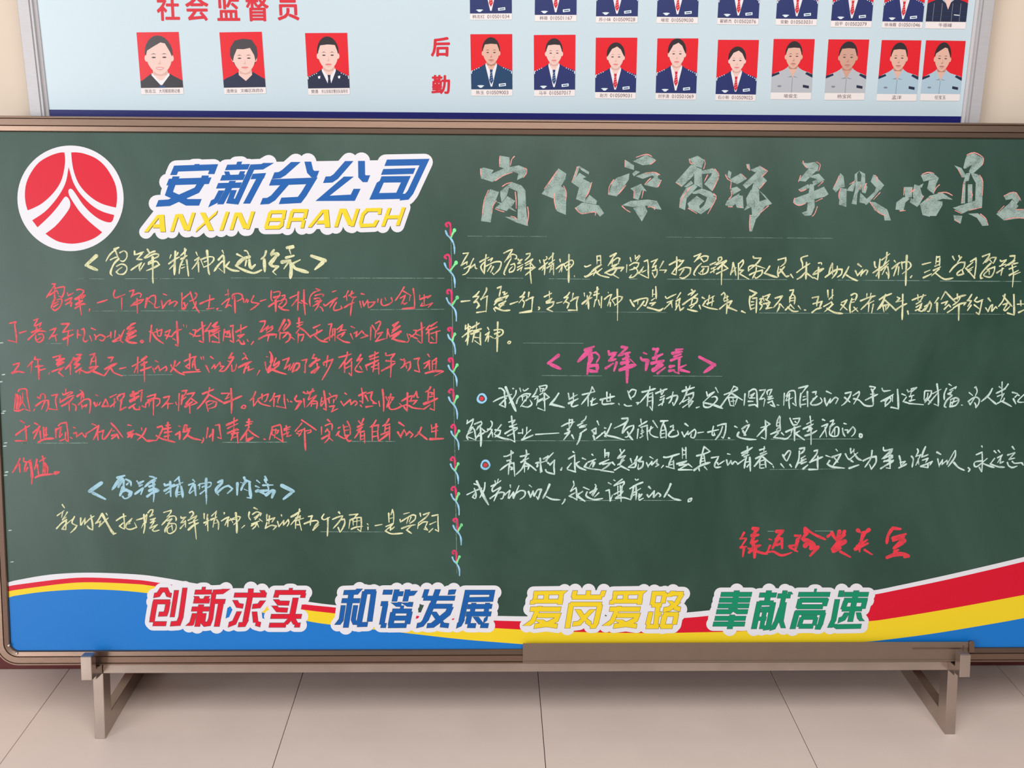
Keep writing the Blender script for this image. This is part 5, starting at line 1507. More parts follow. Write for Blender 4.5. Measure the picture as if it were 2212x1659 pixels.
write('pale yellow chalk text, second line of the right half', K_yel, 1.5, """@985 610 320
w28 80 285 210 272
w26 345 135 300 190 255 220 340 205/w26 340 215 270 300 320 280/w26 310 290 340 330 310 385 355 345/w26 455 85 450 130 370 265/w28 370 250 475 200/w26 465 205 450 440/w30 310 450 450 430
w26 620 85 675 60 660 140 645 210/w24 700 150 730 140 715 190/w24 730 180 765 155/w26 650 250 780 195 740 250/w26 580 290 620 250 700 220/w26 570 335 620 280 700 260/w28 640 330 740 280 650 380/w26 640 350 720 340/w28 565 390 590 435/w32 590 375 700 420 805 415/w26 810 325 925 285
w26 1025 145 1000 190 955 220 1020 210/w28 1020 215 940 305/w26 1000 270 1020 300 1000 375/w26 1090 150 1080 220/w28 1045 270 1100 240 1160 220/w28 1145 220 1130 420/w40 1120 430 950 455/w24 1235 370 1250 385 1230 410
w24 1395 135 1395 240/w26 1320 215 1430 160/w26 1350 290 1430 240 1380 300/w26 1350 310 1460 290 1440 350 1360 395/w26 1360 400 1445 435/w24 1505 310 1585 290
w26 1695 150 1660 200 1615 230 1680 220/w26 1670 230 1605 315/w28 1640 290 1690 310 1660 385/w24 1750 165 1735 240/w28 1710 280 1770 240 1835 215/w26 1820 220 1800 320 1810 420/w32 1680 415 1810 415
w24 1915 160 1920 210/w24 2000 150 2020 160 1980 240/w30 1960 200 1975 300 1980 400/w30 1885 320 1960 260 2030 225/w24 1970 280 1940 330/w30 2110 75 2100 250/w26 2070 150 2130 100/w28 2060 190 2140 165/w28 2100 250 2070 290/w24 2080 260 2060 365/w22 2130 270 2145 340/w24 2175 215 2165 380
@1290 610 320
w24 20 265 35 345/w28 65 215 60 380/w20 0 90 15 100
w18 165 150 170 160/w26 110 250 170 200 220 180/w26 210 190 155 350/w26 195 300 195 360/w22 220 260 270 340/w24 240 250 320 210 375 220 350 270 260 345/w28 300 105 305 350/w22 305 350 302 570
w32 495 265 520 310 555 360/w28 550 285 640 250 740 235 750 270 720 350 690 340/w24 610 260 605 330/w26 700 280 650 350 595 410
w26 830 110 825 215/w28 875 65 880 150 880 245/w20 835 180 890 170/w24 810 270 860 235/w26 790 315 870 300 810 350/w32 755 375 850 400 930 420 985 385
w24 1020 215 1040 240 1100 210 1180 175/w26 1045 300 1130 265/w26 1110 290 1000 400/w26 1110 310 1120 375/w24 1245 155 1190 240/w26 1180 280 1240 240 1220 300/w26 1180 310 1180 400/w26 1230 300 1165 415/w26 1220 320 1240 420 1295 375
w26 1410 110 1430 130/w26 1360 185 1460 125 1400 200/w30 1280 330 1360 270 1440 220 1500 170/w26 1440 230 1500 240 1480 300 1410 340/w26 1420 260 1400 340/w26 1380 350 1480 300/w28 1350 400 1420 420 1500 435/w26 1400 380 1450 340/w26 1525 345 1545 400
w28 1570 225 1605 245/w26 1615 280 1575 345 1660 380 1800 405/w24 1620 275 1750 200/w28 1675 195 1650 340/w28 1730 210 1710 350/w26 1640 320 1740 280
w24 1855 185 1890 150 1910 190 1885 270/w26 1890 240 1960 210/w26 1940 200 1940 330/w24 1900 280 1960 260/w26 1830 395 1920 320 2010 270/w26 1970 300 2010 280 1950 380/w28 1940 340 1930 465/w32 1950 370 2085 425/w30 2160 430 2200 450
@1600 610 320
w34 15 430 70 455/w30 135 115 235 160 140 230/w28 140 210 130 300 150 410/w26 180 240 240 230 235 340 230 455/w22 160 290 200 290/w22 160 340 200 330/w26 150 400 210 380
w22 285 250 330 230/w24 320 240 280 310 320 290/w26 290 320 320 350 285 410/w26 330 210 350 280/w26 350 210 435 180 380 270/w26 370 250 430 290/w26 380 310 400 350/w28 380 390 470 375/w28 340 320 440 300 380 400
w28 515 235 620 205 570 280 490 375/w26 575 320 575 370 540 440/w28 590 320 645 385
w26 735 120 790 110 770 170 730 240/w24 735 220 730 300/w24 780 180 810 220 800 325/w20 740 240 790 230/w20 745 275 790 270/w28 670 410 740 340/w26 700 370 780 430 860 430/w24 740 330 800 395/w24 860 350 895 400/w30 955 412 975 415
w26 1070 230 1165 210 1140 290 1135 355/w28 1080 320 1215 285 1180 370/w30 1065 450 1130 400 1205 380
w28 1300 120 1305 220/w28 1370 110 1365 250/w24 1320 250 1385 190/w30 1240 360 1360 290/w26 1350 290 1360 340 1250 440/w28 1320 380 1385 325/w32 1290 390 1400 450 1520 465
w26 1505 300 1585 265 1540 340 1485 415/w28 1500 330 1590 410/w28 1650 190 1700 165 1735 190 1710 270/w28 1660 240 1630 350 1635 455/w24 1670 260 1700 250/w26 1650 300 1700 290/w26 1660 440 1740 380/w28 1690 370 1750 435
w24 1885 170 1880 230/w24 1945 165 1930 230/w30 1790 275 1900 230 2010 200/w28 1950 220 1900 300 1795 405/w28 1900 320 1990 275/w24 1915 330 1905 440/w26 1980 330 1955 455
w28 2070 260 2140 210 2212 180/w30 2160 190 2110 310 2040 410/w24 2150 260 2212 310/w24 2120 340 2140 440/w22 2140 350 2212 330
@1900 610 312
w28 0 260 90 210 185 170/w26 90 185 60 290 0 400/w30 85 275 170 350 245 425/w24 50 370 65 450/w26 60 350 150 340 110 410/w20 95 350 95 430
w26 270 225 310 245 250 300/w26 250 300 370 275/w32 245 425 320 370 415 325/w32 355 185 350 400 345 570/w34 430 440 440 490
w26 500 270 600 230 710 195/w24 585 190 590 280/w24 670 190 640 260 600 300/w30 560 330 640 290/w28 560 380 650 320/w28 550 430 640 390/w28 640 340 600 430 650 440 700 390/w26 740 340 770 290 690 440/w26 690 370 780 310 790 350 760 440 730 440
w34 900 235 840 320/w44 880 320 880 455/w28 1005 145 940 265/w28 1010 140 1080 220 1170 310/w28 950 320 1040 290 1000 350/w26 990 410 1060 340 1090 380/w30 1040 460 1130 400
w26 1190 180 1190 260/w32 1130 265 1220 220 1320 195/w26 1240 220 1200 290 1120 350/w30 1130 390 1230 330 1320 310 1290 350/w32 1215 350 1210 580
w26 1410 185 1370 250 1340 280 1410 280/w26 1400 290 1350 370/w30 1400 350 1345 430/w26 1490 230 1450 280 1500 300 1585 260/w28 1570 270 1545 400 1520 495/w26 1480 460 1520 495/w28 1450 345 1540 415
w34 1665 245 1700 290/w28 1625 390 1660 445/w26 1660 445 1700 360 1730 345 1710 440/w26 1720 440 1780 370 1800 400
w28 1920 185 1890 280 1820 370/w28 1890 205 1960 290 2030 370/w26 1890 340 1960 320 1900 420 1930 430 2000 360/w34 2055 190 2060 350 2060 500/w28 1960 470 2060 500
w28 2110 335 2212 330/w26 2160 280 2165 360/w30 2130 460 2212 420""")
write('two pale yellow chalk characters with a small circle, third line of the right half', K_yel, 1.6, """@985 690 300
w28 155 95 145 160/w24 150 160 210 110 240 130 200 180/w32 195 75 195 230 180 410/w30 100 280 190 210 270 170/w34 200 270 150 350/w28 330 45 325 150/w34 260 130 370 60/w50 290 190 400 150/w34 240 230 370 190/w38 290 230 260 360/w28 390 210 385 300 395 410/w24 300 340 390 405/w24 300 285 370 290
w24 505 130 525 170/w28 470 245 530 200 490 290 465 350/w28 520 260 510 355/w30 550 270 600 300/w28 610 170 700 160 745 180 735 240 620 305/w44 620 230 700 200/w30 665 45 660 250/w38 660 250 655 510
w22 825 370 845 345 870 355 855 385 825 385""")
write('pink chalk heading in angle brackets on the right half', K_pnk, 3.2, """@1160 745 400
w50 255 125 135 220 280 285
w44 575 60 680 20/w60 640 60 560 130 490 200/w50 600 110 700 90/w28 700 90 745 140 710 210/w60 640 130 620 230/w50 650 160 620 240/w50 620 220 600 350/w50 640 250 720 240 720 300/w60 640 310 720 320
w40 855 75 865 115 950 90/w40 930 110 860 190 940 170/w44 820 280 910 220/w50 950 210 920 310/w44 1015 25 1080 30/w44 1070 40 970 130/w50 990 120 1110 90/w50 1030 170 1100 140/w50 1010 220 1100 200/w56 990 300 1100 260 1180 240/w20 1110 170 1180 235/w60 1075 110 1080 300/w50 1078 300 1075 450
w34 1275 95 1310 110/w40 1240 155 1260 180 1330 180/w54 1320 190 1300 300/w40 1390 50 1440 55/w44 1440 50 1410 130/w44 1390 160 1500 110/w40 1440 130 1420 200/w44 1370 220 1510 190 1420 260/w60 1390 300 1500 240/w40 1440 340 1530 270
w44 1660 60 1740 50/w44 1620 100 1730 80/w44 1640 140 1720 110/w44 1600 185 1730 140/w50 1700 160 1690 340/w60 1590 260 1640 250/w50 1580 310 1640 300/w30 1640 320 1700 345/w40 1710 270 1780 240/w40 1720 300 1820 325
w50 1940 145 2120 240 1995 330""")
W1 = """@1010 825 320
w28 470 95 510 100 560 150/w26 385 295 480 245 660 185/w30 550 160 560 260 565 380/w26 580 240 480 340 565 380/w46 570 80 640 250 720 435/w24 725 130 710 200 620 320/w28 680 98 690 102
w22 780 95 795 145/w22 830 115 850 135 910 95/w24 730 320 760 240 850 180 940 180 900 240/w24 810 220 880 200/w22 820 230 820 280/w24 890 210 870 290/w24 860 270 790 370/w26 820 360 900 375 960 330 930 270
w26 1040 100 1010 170 965 225 1040 210/w28 1050 215 1000 260/w28 1050 240 1030 350/w26 1070 70 1170 50 1180 80 1140 140/w24 1080 80 1090 150/w24 1100 100 1140 100 1110 150/w26 1080 190 1130 160/w26 1150 170 1220 230 1130 280/w28 1060 280 1150 230/w26 1050 300 1130 260/w28 1145 180 1155 430/w26 1050 390 1150 430
w32 1360 170 1300 260 1225 345/w36 1240 330 1340 355 1445 380
w28 1505 170 1520 260 1600 210/w28 1560 230 1640 190/w30 1580 170 1580 270/w34 1510 320 1650 250/w28 1580 290 1550 340 1570 370 1650 345
w26 1860 75 1820 180 1700 335/w26 1860 75 1900 140/w34 1715 190 1900 145/w28 1800 200 1800 360/w34 1840 290 1910 250/w28 1870 240 1850 330 1860 345 1940 320
w26 2080 155 2080 290/w26 2130 180 2130 290/w34 1985 265 2080 240 2190 215/w28 2020 260 2010 320 2050 340/w34 2040 335 2190 320/w24 2080 290 2140 285
@1320 825 320
w34 0 225 50 215/w34 0 325 45 320/w22 115 325 125 345/w26 250 135 270 200 300 265/w24 260 170 310 115 375 125 350 200 305 235/w26 200 340 240 360 310 355/w24 375 310 410 310 390 340
w34 465 150 560 130 660 100/w24 580 70 560 150 430 310/w30 550 180 540 360/w26 540 190 620 160 620 300 615 430/w24 570 230 610 220/w22 580 370 615 430/w24 560 290 600 280
w30 670 170 760 130 835 105/w24 740 110 750 190/w24 790 120 760 190/w30 740 230 800 200/w28 730 270 800 240/w28 710 350 790 300/w28 790 240 760 350/w26 925 150 900 260 860 320/w30 830 250 920 210 985 200 990 240 940 350/w24 920 310 930 355
w34 1065 140 1150 110 1245 80/w26 1120 75 1130 140/w22 1180 55 1150 130/w26 1130 150 1080 260 1020 335/w28 1120 200 1230 160 1220 230 1150 300/w26 1070 300 1180 240/w26 1160 230 1160 370/w26 1070 380 1200 290/w28 1180 280 1220 290 1160 380/w30 1275 385 1320 370
w28 1425 150 1440 210 1540 145/w28 1540 150 1380 300/w28 1380 300 1390 370 1480 370 1580 270 1560 220 1500 230/w36 1380 310 1520 340 1665 395/w28 1560 85 1600 160
w26 1635 370 1760 200 1890 90/w28 1690 190 1800 150 1895 110/w24 1830 65 1890 85/w24 1830 70 1750 210/w30 1800 170 1960 270/w26 1750 230 1780 350/w24 1770 230 1890 230 1850 340/w24 1780 350 1840 360/w20 1820 240 1830 350/w20 1790 290 1870 280
w28 2000 180 1985 350/w30 2060 140 2050 230/w28 2070 140 2120 110 2170 130 2180 250 2190 380/w26 2080 200 2140 170 2080 240/w26 2070 240 2150 240/w28 2050 290 2120 290/w30 2060 350 2150 340 2180 370
@1620 825 310
w24 150 130 240 120 200 200/w28 200 190 150 270 220 250/w26 230 270 210 380/w26 260 170 280 130 340 115 300 200/w26 260 150 270 200/w30 280 230 340 220 270 270/w30 290 270 360 250/w28 280 320 350 290/w28 340 290 380 380 310 350/w24 420 355 450 360
w28 530 175 520 360/w26 560 220 600 150 680 135 700 200 700 290 715 370/w24 660 330 710 370/w28 610 180 600 300 610 410/w26 560 290 660 240/w24 590 200 550 290
w28 750 95 890 60 870 90/w26 870 80 780 200/w32 785 180 770 300 780 390/w30 885 150 890 380/w24 820 230 860 220/w26 820 280 870 260/w26 800 350 860 340
w28 965 160 1020 150 1010 200/w28 1030 220 940 320 960 355 1050 345 1110 300 1085 245/w26 970 260 1040 225
w28 1180 145 1255 180/w30 1150 250 1160 310 1180 365/w26 1180 365 1240 260 1230 330/w26 1240 320 1310 240 1360 260 1320 335
w28 1470 175 1560 155 1540 220 1470 320 1410 365/w34 1460 240 1540 310/w28 1590 210 1680 150 1680 200 1600 340/w30 1600 260 1680 280 1770 360 1880 370 1905 330
w40 1850 70 1930 80/w24 1930 90 1880 150/w26 1870 110 1900 200/w28 1860 190 1920 180/w30 1780 280 1880 230 1970 190/w30 1895 120 1895 250 1900 340
w24 2035 95 2060 140 2165 130/w26 2020 300 2130 240 2212 190/w26 2150 240 2090 310 2090 380/w24 2170 395 2212 395
@1910 825 302
w28 0 150 100 135/w30 0 300 90 240 100 300 10 390/w24 60 250 20 330/w26 130 220 130 310/w34 210 120 220 280 225 430/w32 110 400 220 425
w28 280 190 340 215/w26 350 240 300 310 400 340/w34 390 340 620 360/w24 365 125 380 160 440 130/w28 510 90 440 150 430 110 500 90/w28 430 150 410 230/w28 400 230 470 210/w26 440 220 420 310/w34 400 300 490 280
w28 640 150 630 280/w26 650 140 750 140 730 220 640 330/w24 690 180 680 260/w24 690 280 740 330/w26 640 300 690 230/w28 700 350 790 240 860 160/w26 765 185 900 115/w32 835 35 855 200 855 380/w26 790 350 855 380
w30 1025 35 1065 60/w30 985 105 950 190 950 280/w26 1040 130 1140 75 1120 110/w28 1010 190 1090 130/w28 1060 170 1010 190 1080 210/w30 1070 220 990 290 950 380 980 400/w30 1050 280 1130 250 1180 290 1130 370 1040 390 1050 300/w26 1060 330 1170 290/w24 1110 260 1070 370/w28 1225 365 1240 370
w30 1345 170 1400 215/w26 1430 90 1450 80 1470 150 1440 220/w28 1330 310 1430 240 1500 270 1495 340 1450 410/w26 1430 250 1360 360 1340 320/w24 1430 330 1450 370 1440 400
w32 1710 105 1650 210 1535 310/w32 1640 240 1720 310 1775 355
w26 1820 75 1850 100/w28 1960 35 1900 110 1770 180/w28 1865 0 1860 250/w30 1790 170 1920 110/w28 1790 230 1900 180/w26 1890 190 1830 310/w30 1790 340 1900 280/w30 1860 310 1930 340 2015 390/w24 1900 260 1880 320
w32 2030 165 2110 185/w34 2045 270 2080 345/w26 2070 240 2110 205 2140 220/w26 2212 200 2120 290 2130 320 2212 320"""
write('pale white-green chalk text after the upper ring bullet', K_wht, 1.55, W1)
write('pale white-green chalk line with a long dash, below the upper bullet line', K_wht, 1.6, """@1000 895 310
w26 70 90 60 150/w26 60 140 160 75 140 150 80 270/w26 180 150 280 110 290 150 230 200/w28 130 210 150 200 60 330 80 390/w26 150 210 180 250 200 400/w28 80 300 150 270/w24 80 350 200 395/w30 240 190 210 240/w28 200 370 270 270/w26 290 220 345 270 220 350/w34 265 170 280 350 275 495
w26 430 105 450 130 440 190 365 270/w26 380 230 450 230 430 280/w30 390 350 450 250/w30 450 280 460 350/w30 590 160 480 300/w30 500 240 580 250 560 310 490 350/w28 490 310 540 340/w30 510 330 620 370 720 385
w26 750 30 760 150 780 240 800 430/w26 800 425 730 385/w26 705 120 800 90 770 140/w28 720 190 830 150/w30 650 295 740 240 840 200/w26 740 190 830 210/w32 690 330 780 290/w28 840 220 770 280
w26 855 290 920 285/w26 920 230 920 300/w28 985 200 980 310/w26 1045 240 960 320/w34 910 390 990 360 1080 320/w26 960 330 915 385
w30 1120 310 1480 288
w26 1520 185 1610 140 1720 115/w26 1640 80 1635 190/w24 1640 90 1690 80 1680 130/w28 1690 130 1650 200 1610 250/w26 1610 230 1650 260 1570 300 1620 290/w28 1640 280 1555 390/w30 1680 320 1710 380
w24 1900 30 1880 80 1820 120/w30 1770 170 1850 130/w28 1820 180 1910 160/w32 1800 200 1890 190/w32 1900 230 1800 300/w34 1820 290 1790 400 1755 465
w28 2070 105 2095 165/w28 1985 250 2050 215 2050 300 2010 300/w24 2000 270 2060 290/w32 2010 330 2030 390 2170 280/w24 2180 210 2212 215/w24 2180 330 2212 350
@1300 895 310
w26 45 210 60 215/w30 145 145 100 250 45 345/w24 0 295 40 270/w30 45 265 70 320 200 350 350 395
w30 310 65 400 60 400 90 350 140 190 215/w30 400 90 340 200 310 290/w28 320 290 400 200 490 170 480 230 400 340 360 350/w32 395 270 430 340 480 395
w26 600 75 610 150/w28 575 180 640 140 700 105/w26 560 230 545 375/w26 600 200 700 170 700 300 710 395/w22 610 260 640 250/w24 600 300 650 270/w28 590 360 640 330/w22 620 220 620 350/w28 700 270 790 200/w24 760 190 740 290 800 340 870 355/w28 790 100 860 205
w34 910 105 1020 98/w26 960 110 920 200 905 290 910 360/w28 960 160 990 260 990 370/w24 920 250 970 240/w26 920 300 970 290/w28 910 360 970 350
w30 1060 190 1100 170 1100 220/w30 1100 230 1030 310 1050 345 1120 340 1180 310 1165 250/w24 1050 270 1120 240
w34 1285 145 1330 180/w32 1235 275 1270 350/w26 1270 345 1330 260 1310 310/w26 1330 310 1430 230 1450 270 1420 360 1370 350 1380 300/w26 1480 285 1570 272
w30 1635 275 1800 235/w28 1720 185 1700 310 1740 320 1730 280/w30 1785 175 1850 155 1915 145 1905 260 1870 370/w24 1850 350 1870 370/w28 1860 190 1820 300 1750 390/w30 1955 365 1975 370
w28 2050 185 2090 205/w26 2160 225 2212 200/w30 2110 275 2090 320 2130 360 2212 375/w26 2170 260 2212 330
@1590 895 310
w28 160 100 180 130/w28 95 220 150 180 210 155/w28 200 170 120 325/w28 105 250 155 320/w32 45 280 20 330 80 365 200 385 310 388
w28 450 95 460 250 460 380/w26 450 100 520 150 470 180 380 205/w30 470 190 390 270 320 345/w28 390 355 455 385
w26 670 25 640 90 620 180/w26 680 40 675 150 685 250/w24 630 130 680 120/w26 630 180 680 170/w26 660 200 620 240/w32 535 305 620 270 680 250/w30 630 270 650 290 580 355/w30 580 355 690 370 780 375 850 310/w26 700 285 735 320
w28 830 60 850 110 880 165/w26 880 70 980 60 970 100 940 150/w30 880 165 940 160/w24 910 110 930 130/w32 770 270 880 220 995 180/w32 860 240 850 290/w40 900 200 900 405/w30 920 290 980 255/w32 920 300 990 350 1055 395
w24 1140 30 1155 150/w26 1090 150 1190 90/w32 1035 225 1110 190 1190 150/w34 1100 260 1180 220/w34 1130 200 1120 260/w34 1065 330 1160 300 1245 250/w32 1155 200 1155 465
w30 1335 80 1370 95/w28 1320 185 1410 150 1380 220 1290 355/w28 1370 200 1395 345/w28 1450 110 1500 90 1490 130 1450 190/w32 1450 190 1520 140/w28 1450 200 1440 290 1460 330/w28 1460 320 1500 340 1570 320 1580 210 1530 200 1470 300/w26 1520 220 1520 320
w34 1665 140 1700 150/w28 1640 215 1650 290 1680 340/w28 1680 240 1720 240 1720 290/w26 1720 285 1800 190 1835 240 1820 300 1780 340/w30 1900 345 1905 305 1940 310 1935 350 1900 350""")
write('pale white-green chalk text after the lower ring bullet', K_wht, 1.55, """@1010 965 320
w26 545 145 600 135 680 90 650 60/w28 650 60 650 200/w28 590 210 650 190/w28 630 210 650 230 560 290 485 350/w28 640 230 620 290 610 415/w26 650 250 690 240 695 320 705 440/w26 640 300 670 310 650 340 690 330
w26 790 145 860 130 920 105/w28 875 50 880 120 850 190/w30 800 230 910 170/w40 840 200 870 230/w30 860 230 810 330 725 415/w32 880 250 950 290 1025 355/w26 850 290 850 380/w26 860 290 920 290 900 340
w26 1020 245 1060 230 1030 300/w24 1040 300 1060 280/w30 1085 175 1090 280 1090 385/w28 1110 370 1090 240/w24 1080 240 1180 210/w34 1135 180 1200 140/w30 1200 140 1180 220/w36 1170 200 1280 90/w40 1200 240 1240 270/w28 1230 270 1300 200 1290 300 1300 410/w30 1165 345 1190 380 1300 410/w30 1395 345 1410 310
w26 1575 75 1595 90/w28 1510 180 1600 125 1600 260 1610 380/w28 1610 375 1490 340/w30 1490 320 1550 245/w32 1620 250 1670 220/w32 1620 260 1670 310 1770 350
w26 1715 170 1765 190/w26 1860 115 1875 130/w30 1780 245 1745 300 1850 330 1990 345/w26 1800 230 1915 185/w34 1880 200 1820 300/w44 1890 240 1870 300/w30 2050 40 2050 160/w28 2060 100 2110 90 2100 160/w24 2060 130 2100 120/w34 1975 255 2110 190/w30 2020 260 2120 240/w30 2130 240 2090 290 2000 345/w36 1990 350 2180 380/w26 2165 230 2200 270/w30 2195 345 2212 345
@1320 965 320
w30 15 235 55 275/w34 0 375 40 380/w24 135 40 150 90/w30 200 50 150 110 100 165/w28 100 170 210 135 170 190/w40 170 190 130 270/w28 100 270 200 200/w30 60 345 150 290/w32 150 290 270 350
w28 290 180 310 240/w28 390 145 350 240 260 300/w30 260 305 360 300 370 200/w30 360 200 360 290/w28 400 210 460 150 420 220/w30 420 220 480 220 470 290 410 340/w26 400 330 410 260
w28 580 150 630 180/w30 530 240 555 305/w26 550 290 610 220 600 270/w26 610 270 690 190 680 250/w28 680 250 710 270 660 300/w28 780 280 750 315
w34 790 155 850 155 1020 105/w28 920 140 880 220 860 290/w28 930 210 940 330/w26 880 230 930 220/w26 880 270 930 260/w30 825 295 945 330/w26 1065 20 1065 175/w30 1115 15 1120 180/w26 1065 40 1100 60/w26 1070 120 1110 110/w36 985 255 1130 210/w32 1120 220 1030 270/w32 1020 275 1160 260/w24 1150 255 1210 305/w34 1150 260 1010 340/w32 1010 342 1210 345
w30 1280 135 1380 110 1480 70/w28 1390 0 1480 70/w32 1385 10 1350 150 1330 260/w28 1385 120 1405 230/w24 1340 180 1400 170/w24 1345 220 1400 210/w40 1240 350 1340 280 1475 235/w30 1310 325 1320 360/w32 1395 300 1435 345
w34 1500 165 1610 145/w30 1600 160 1550 260 1550 300 1580 310 1640 300/w26 1590 240 1600 270 1690 210
w30 1740 105 1780 115/w30 1725 200 1740 280/w26 1750 270 1790 210 1800 260/w26 1810 260 1850 220 1890 250/w32 1890 260 2000 180
w36 1950 95 2030 60 2110 10/w30 2035 0 2035 110/w30 1960 130 2050 80/w36 1990 150 2060 120/w30 2020 160 2000 240 1990 320/w34 2070 160 2075 260 2080 365/w26 2020 230 2060 220/w26 2030 300 2060 260/w28 2140 290 2212 210/w26 2160 170 2212 150
@1630 965 310
w30 80 50 160 25/w30 150 0 140 70/w30 90 110 180 70/w34 20 180 110 140 190 100/w30 130 120 60 220 0 300/w30 130 160 200 220 275 275/w28 80 230 80 330/w28 90 220 160 200 175 320/w24 90 280 160 270/w26 100 330 150 325/w26 285 300 295 325
w30 435 125 460 180 490 220/w28 450 150 520 65 555 90 500 220/w34 405 265 455 325/w30 545 275 570 310
w32 695 30 770 15 760 60 710 110/w32 690 70 680 200 630 325/w30 720 180 780 140/w28 720 210 790 190 670 260/w32 720 260 800 230/w36 750 340 820 280
w28 920 65 970 50 950 120 850 240/w34 850 240 940 200 1050 155/w30 975 145 970 250 975 350/w34 840 350 970 350
w26 1100 135 1170 160/w26 1255 40 1280 70/w34 1195 160 1330 110/w32 1330 110 1280 200 1210 290/w30 1230 170 1285 240/w34 1155 215 1120 265 1200 310 1385 330
w30 1480 30 1480 100/w30 1485 100 1530 50/w26 1530 40 1530 90/w28 1400 110 1430 170 1460 200/w28 1460 200 1590 90/w34 1540 110 1590 180 1650 210/w36 1490 215 1520 235/w36 1460 330 1605 280
w30 1810 60 1790 180 1700 315/w34 1675 215 1770 170 1870 150 1870 240 1800 345/w28 1800 345 1770 270
w28 1985 10 2000 60 2120 35/w28 2120 40 2060 100 1960 190/w32 1990 180 2100 130 2130 170/w30 1990 230 2130 170/w32 2000 220 2140 215/w34 1945 335 2050 270 2140 220/w32 2090 190 2090 335/w26 2030 325 2090 335
@1920 965 292
w28 0 50 60 35 40 90 0 120/w30 0 150 60 140 10 200/w30 0 240 80 215/w34 10 180 20 350/w22 0 350 20 350
w30 170 150 190 230 195 320/w34 190 260 270 235/w34 165 345 240 310 290 280/w24 270 240 200 310
w30 370 155 400 200 390 280 380 335/w28 465 35 480 80 440 160/w28 440 160 520 130/w30 520 130 440 300/w28 480 200 490 290/w24 440 300 480 250/w34 600 0 560 90 540 170 640 130/w28 550 220 640 190 600 260/w30 520 320 600 290 710 240 670 300/w28 520 325 640 340 640 270
w38 790 90 850 125/w32 800 200 825 330/w26 825 300 880 210 870 280/w26 870 290 950 220 960 280/w28 950 290 1080 60/w30 1090 65 1080 170 970 325/w36 1065 260 1140 340 1235 385
w32 1300 345 1325 370 1300 410
w30 1520 -10 1530 10/w28 1430 130 1525 90 1530 250 1520 410/w28 1480 340 1515 410/w30 1530 230 1410 250 1400 310 1450 320 1610 190/w34 1530 270 1630 310 1725 340
w32 1725 70 1755 100/w32 1790 60 1820 95/w30 1730 190 1660 280/w34 1660 280 1780 325 1890 335/w28 1780 180 1860 130/w28 1850 140 1780 260/w28 1830 180 1820 270 1880 240
w32 2020 0 2055 45/w30 1945 135 2060 95/w28 2060 100 1970 200/w30 1970 205 2060 185/w30 1940 260 1960 310 2020 340 2100 315/w28 2020 240 2060 270 2180 260/w34 2180 270 2200 300""")
write('pale white-green chalk line ending in a small circle, last line of the right half', K_wht, 1.55, """@1000 1035 260
w30 205 85 270 110/w30 75 285 210 220 350 165/w32 210 170 240 270 235 355/w30 215 355 175 330 230 250/w54 255 40 330 200 400 350 470 470/w34 405 65 390 190 310 340
w30 520 130 620 80 700 25/w30 590 30 600 90/w24 650 0 620 80/w34 600 100 540 170 540 230/w34 550 230 690 150 680 180 590 290/w36 500 355 620 270 700 240 770 250/w32 760 260 730 350 690 360/w34 620 280 570 400
w28 870 110 875 155/w34 770 290 850 210/w36 860 210 830 350/w36 850 350 930 240 920 340/w34 930 350 1030 120/w34 960 270 1060 210 1140 230 1130 310 1050 370
w28 1220 110 1265 145/w40 1205 230 1240 330/w36 1240 330 1290 220 1300 310/w36 1310 310 1370 200 1450 190/w40 1440 190 1410 280 1380 370/w34 1380 370 1350 320
w44 1590 100 1540 220 1470 350/w34 1535 320 1640 370 1790 380/w32 1875 370 1860 410 1820 460
w30 2030 40 2045 110/w30 2040 115 1975 220/w32 1980 220 2080 155 2090 270 2095 380/w28 2095 380 2010 330/w32 2000 330 1950 310 2060 250/w36 2110 290 2200 220/w44 2120 310 2212 390
@1250 1035 260
w34 0 270 75 230/w44 0 330 115 405/w36 90 150 195 195/w26 300 95 320 130 290 180/w38 210 250 330 170/w36 300 200 240 290/w36 330 180 260 310/w36 370 250 290 330/w38 155 235 135 300 190 345 300 375 440 355
w36 545 65 600 95/w30 500 215 560 195 570 290 575 400/w34 580 400 620 290/w30 645 15 675 30/w38 800 0 650 110/w36 650 120 830 45 840 90/w30 830 90 770 160/w32 720 130 720 290/w36 800 130 790 240/w36 650 280 800 200/w34 680 350 760 290 820 220/w40 765 120 780 410/w34 680 355 830 340 960 380
w34 940 175 1050 110 1180 50/w28 1180 60 1130 90/w44 1010 130 990 250 960 370/w34 1050 120 1060 250 1050 380/w34 1010 250 1140 170/w34 990 300 1060 270/w34 1110 270 1100 380/w34 1100 310 1160 280 1110 350/w38 1120 385 1190 350/w26 1040 0 1060 20 1100 0
w44 1290 140 1325 175/w40 1260 290 1285 335/w34 1290 330 1390 220 1370 340/w34 1380 330 1460 250 1505 290 1480 325
w44 1690 90 1650 190 1570 330/w40 1650 290 1750 360 1880 390/w36 2015 410 2020 370 2075 355 2060 400 2020 415""")
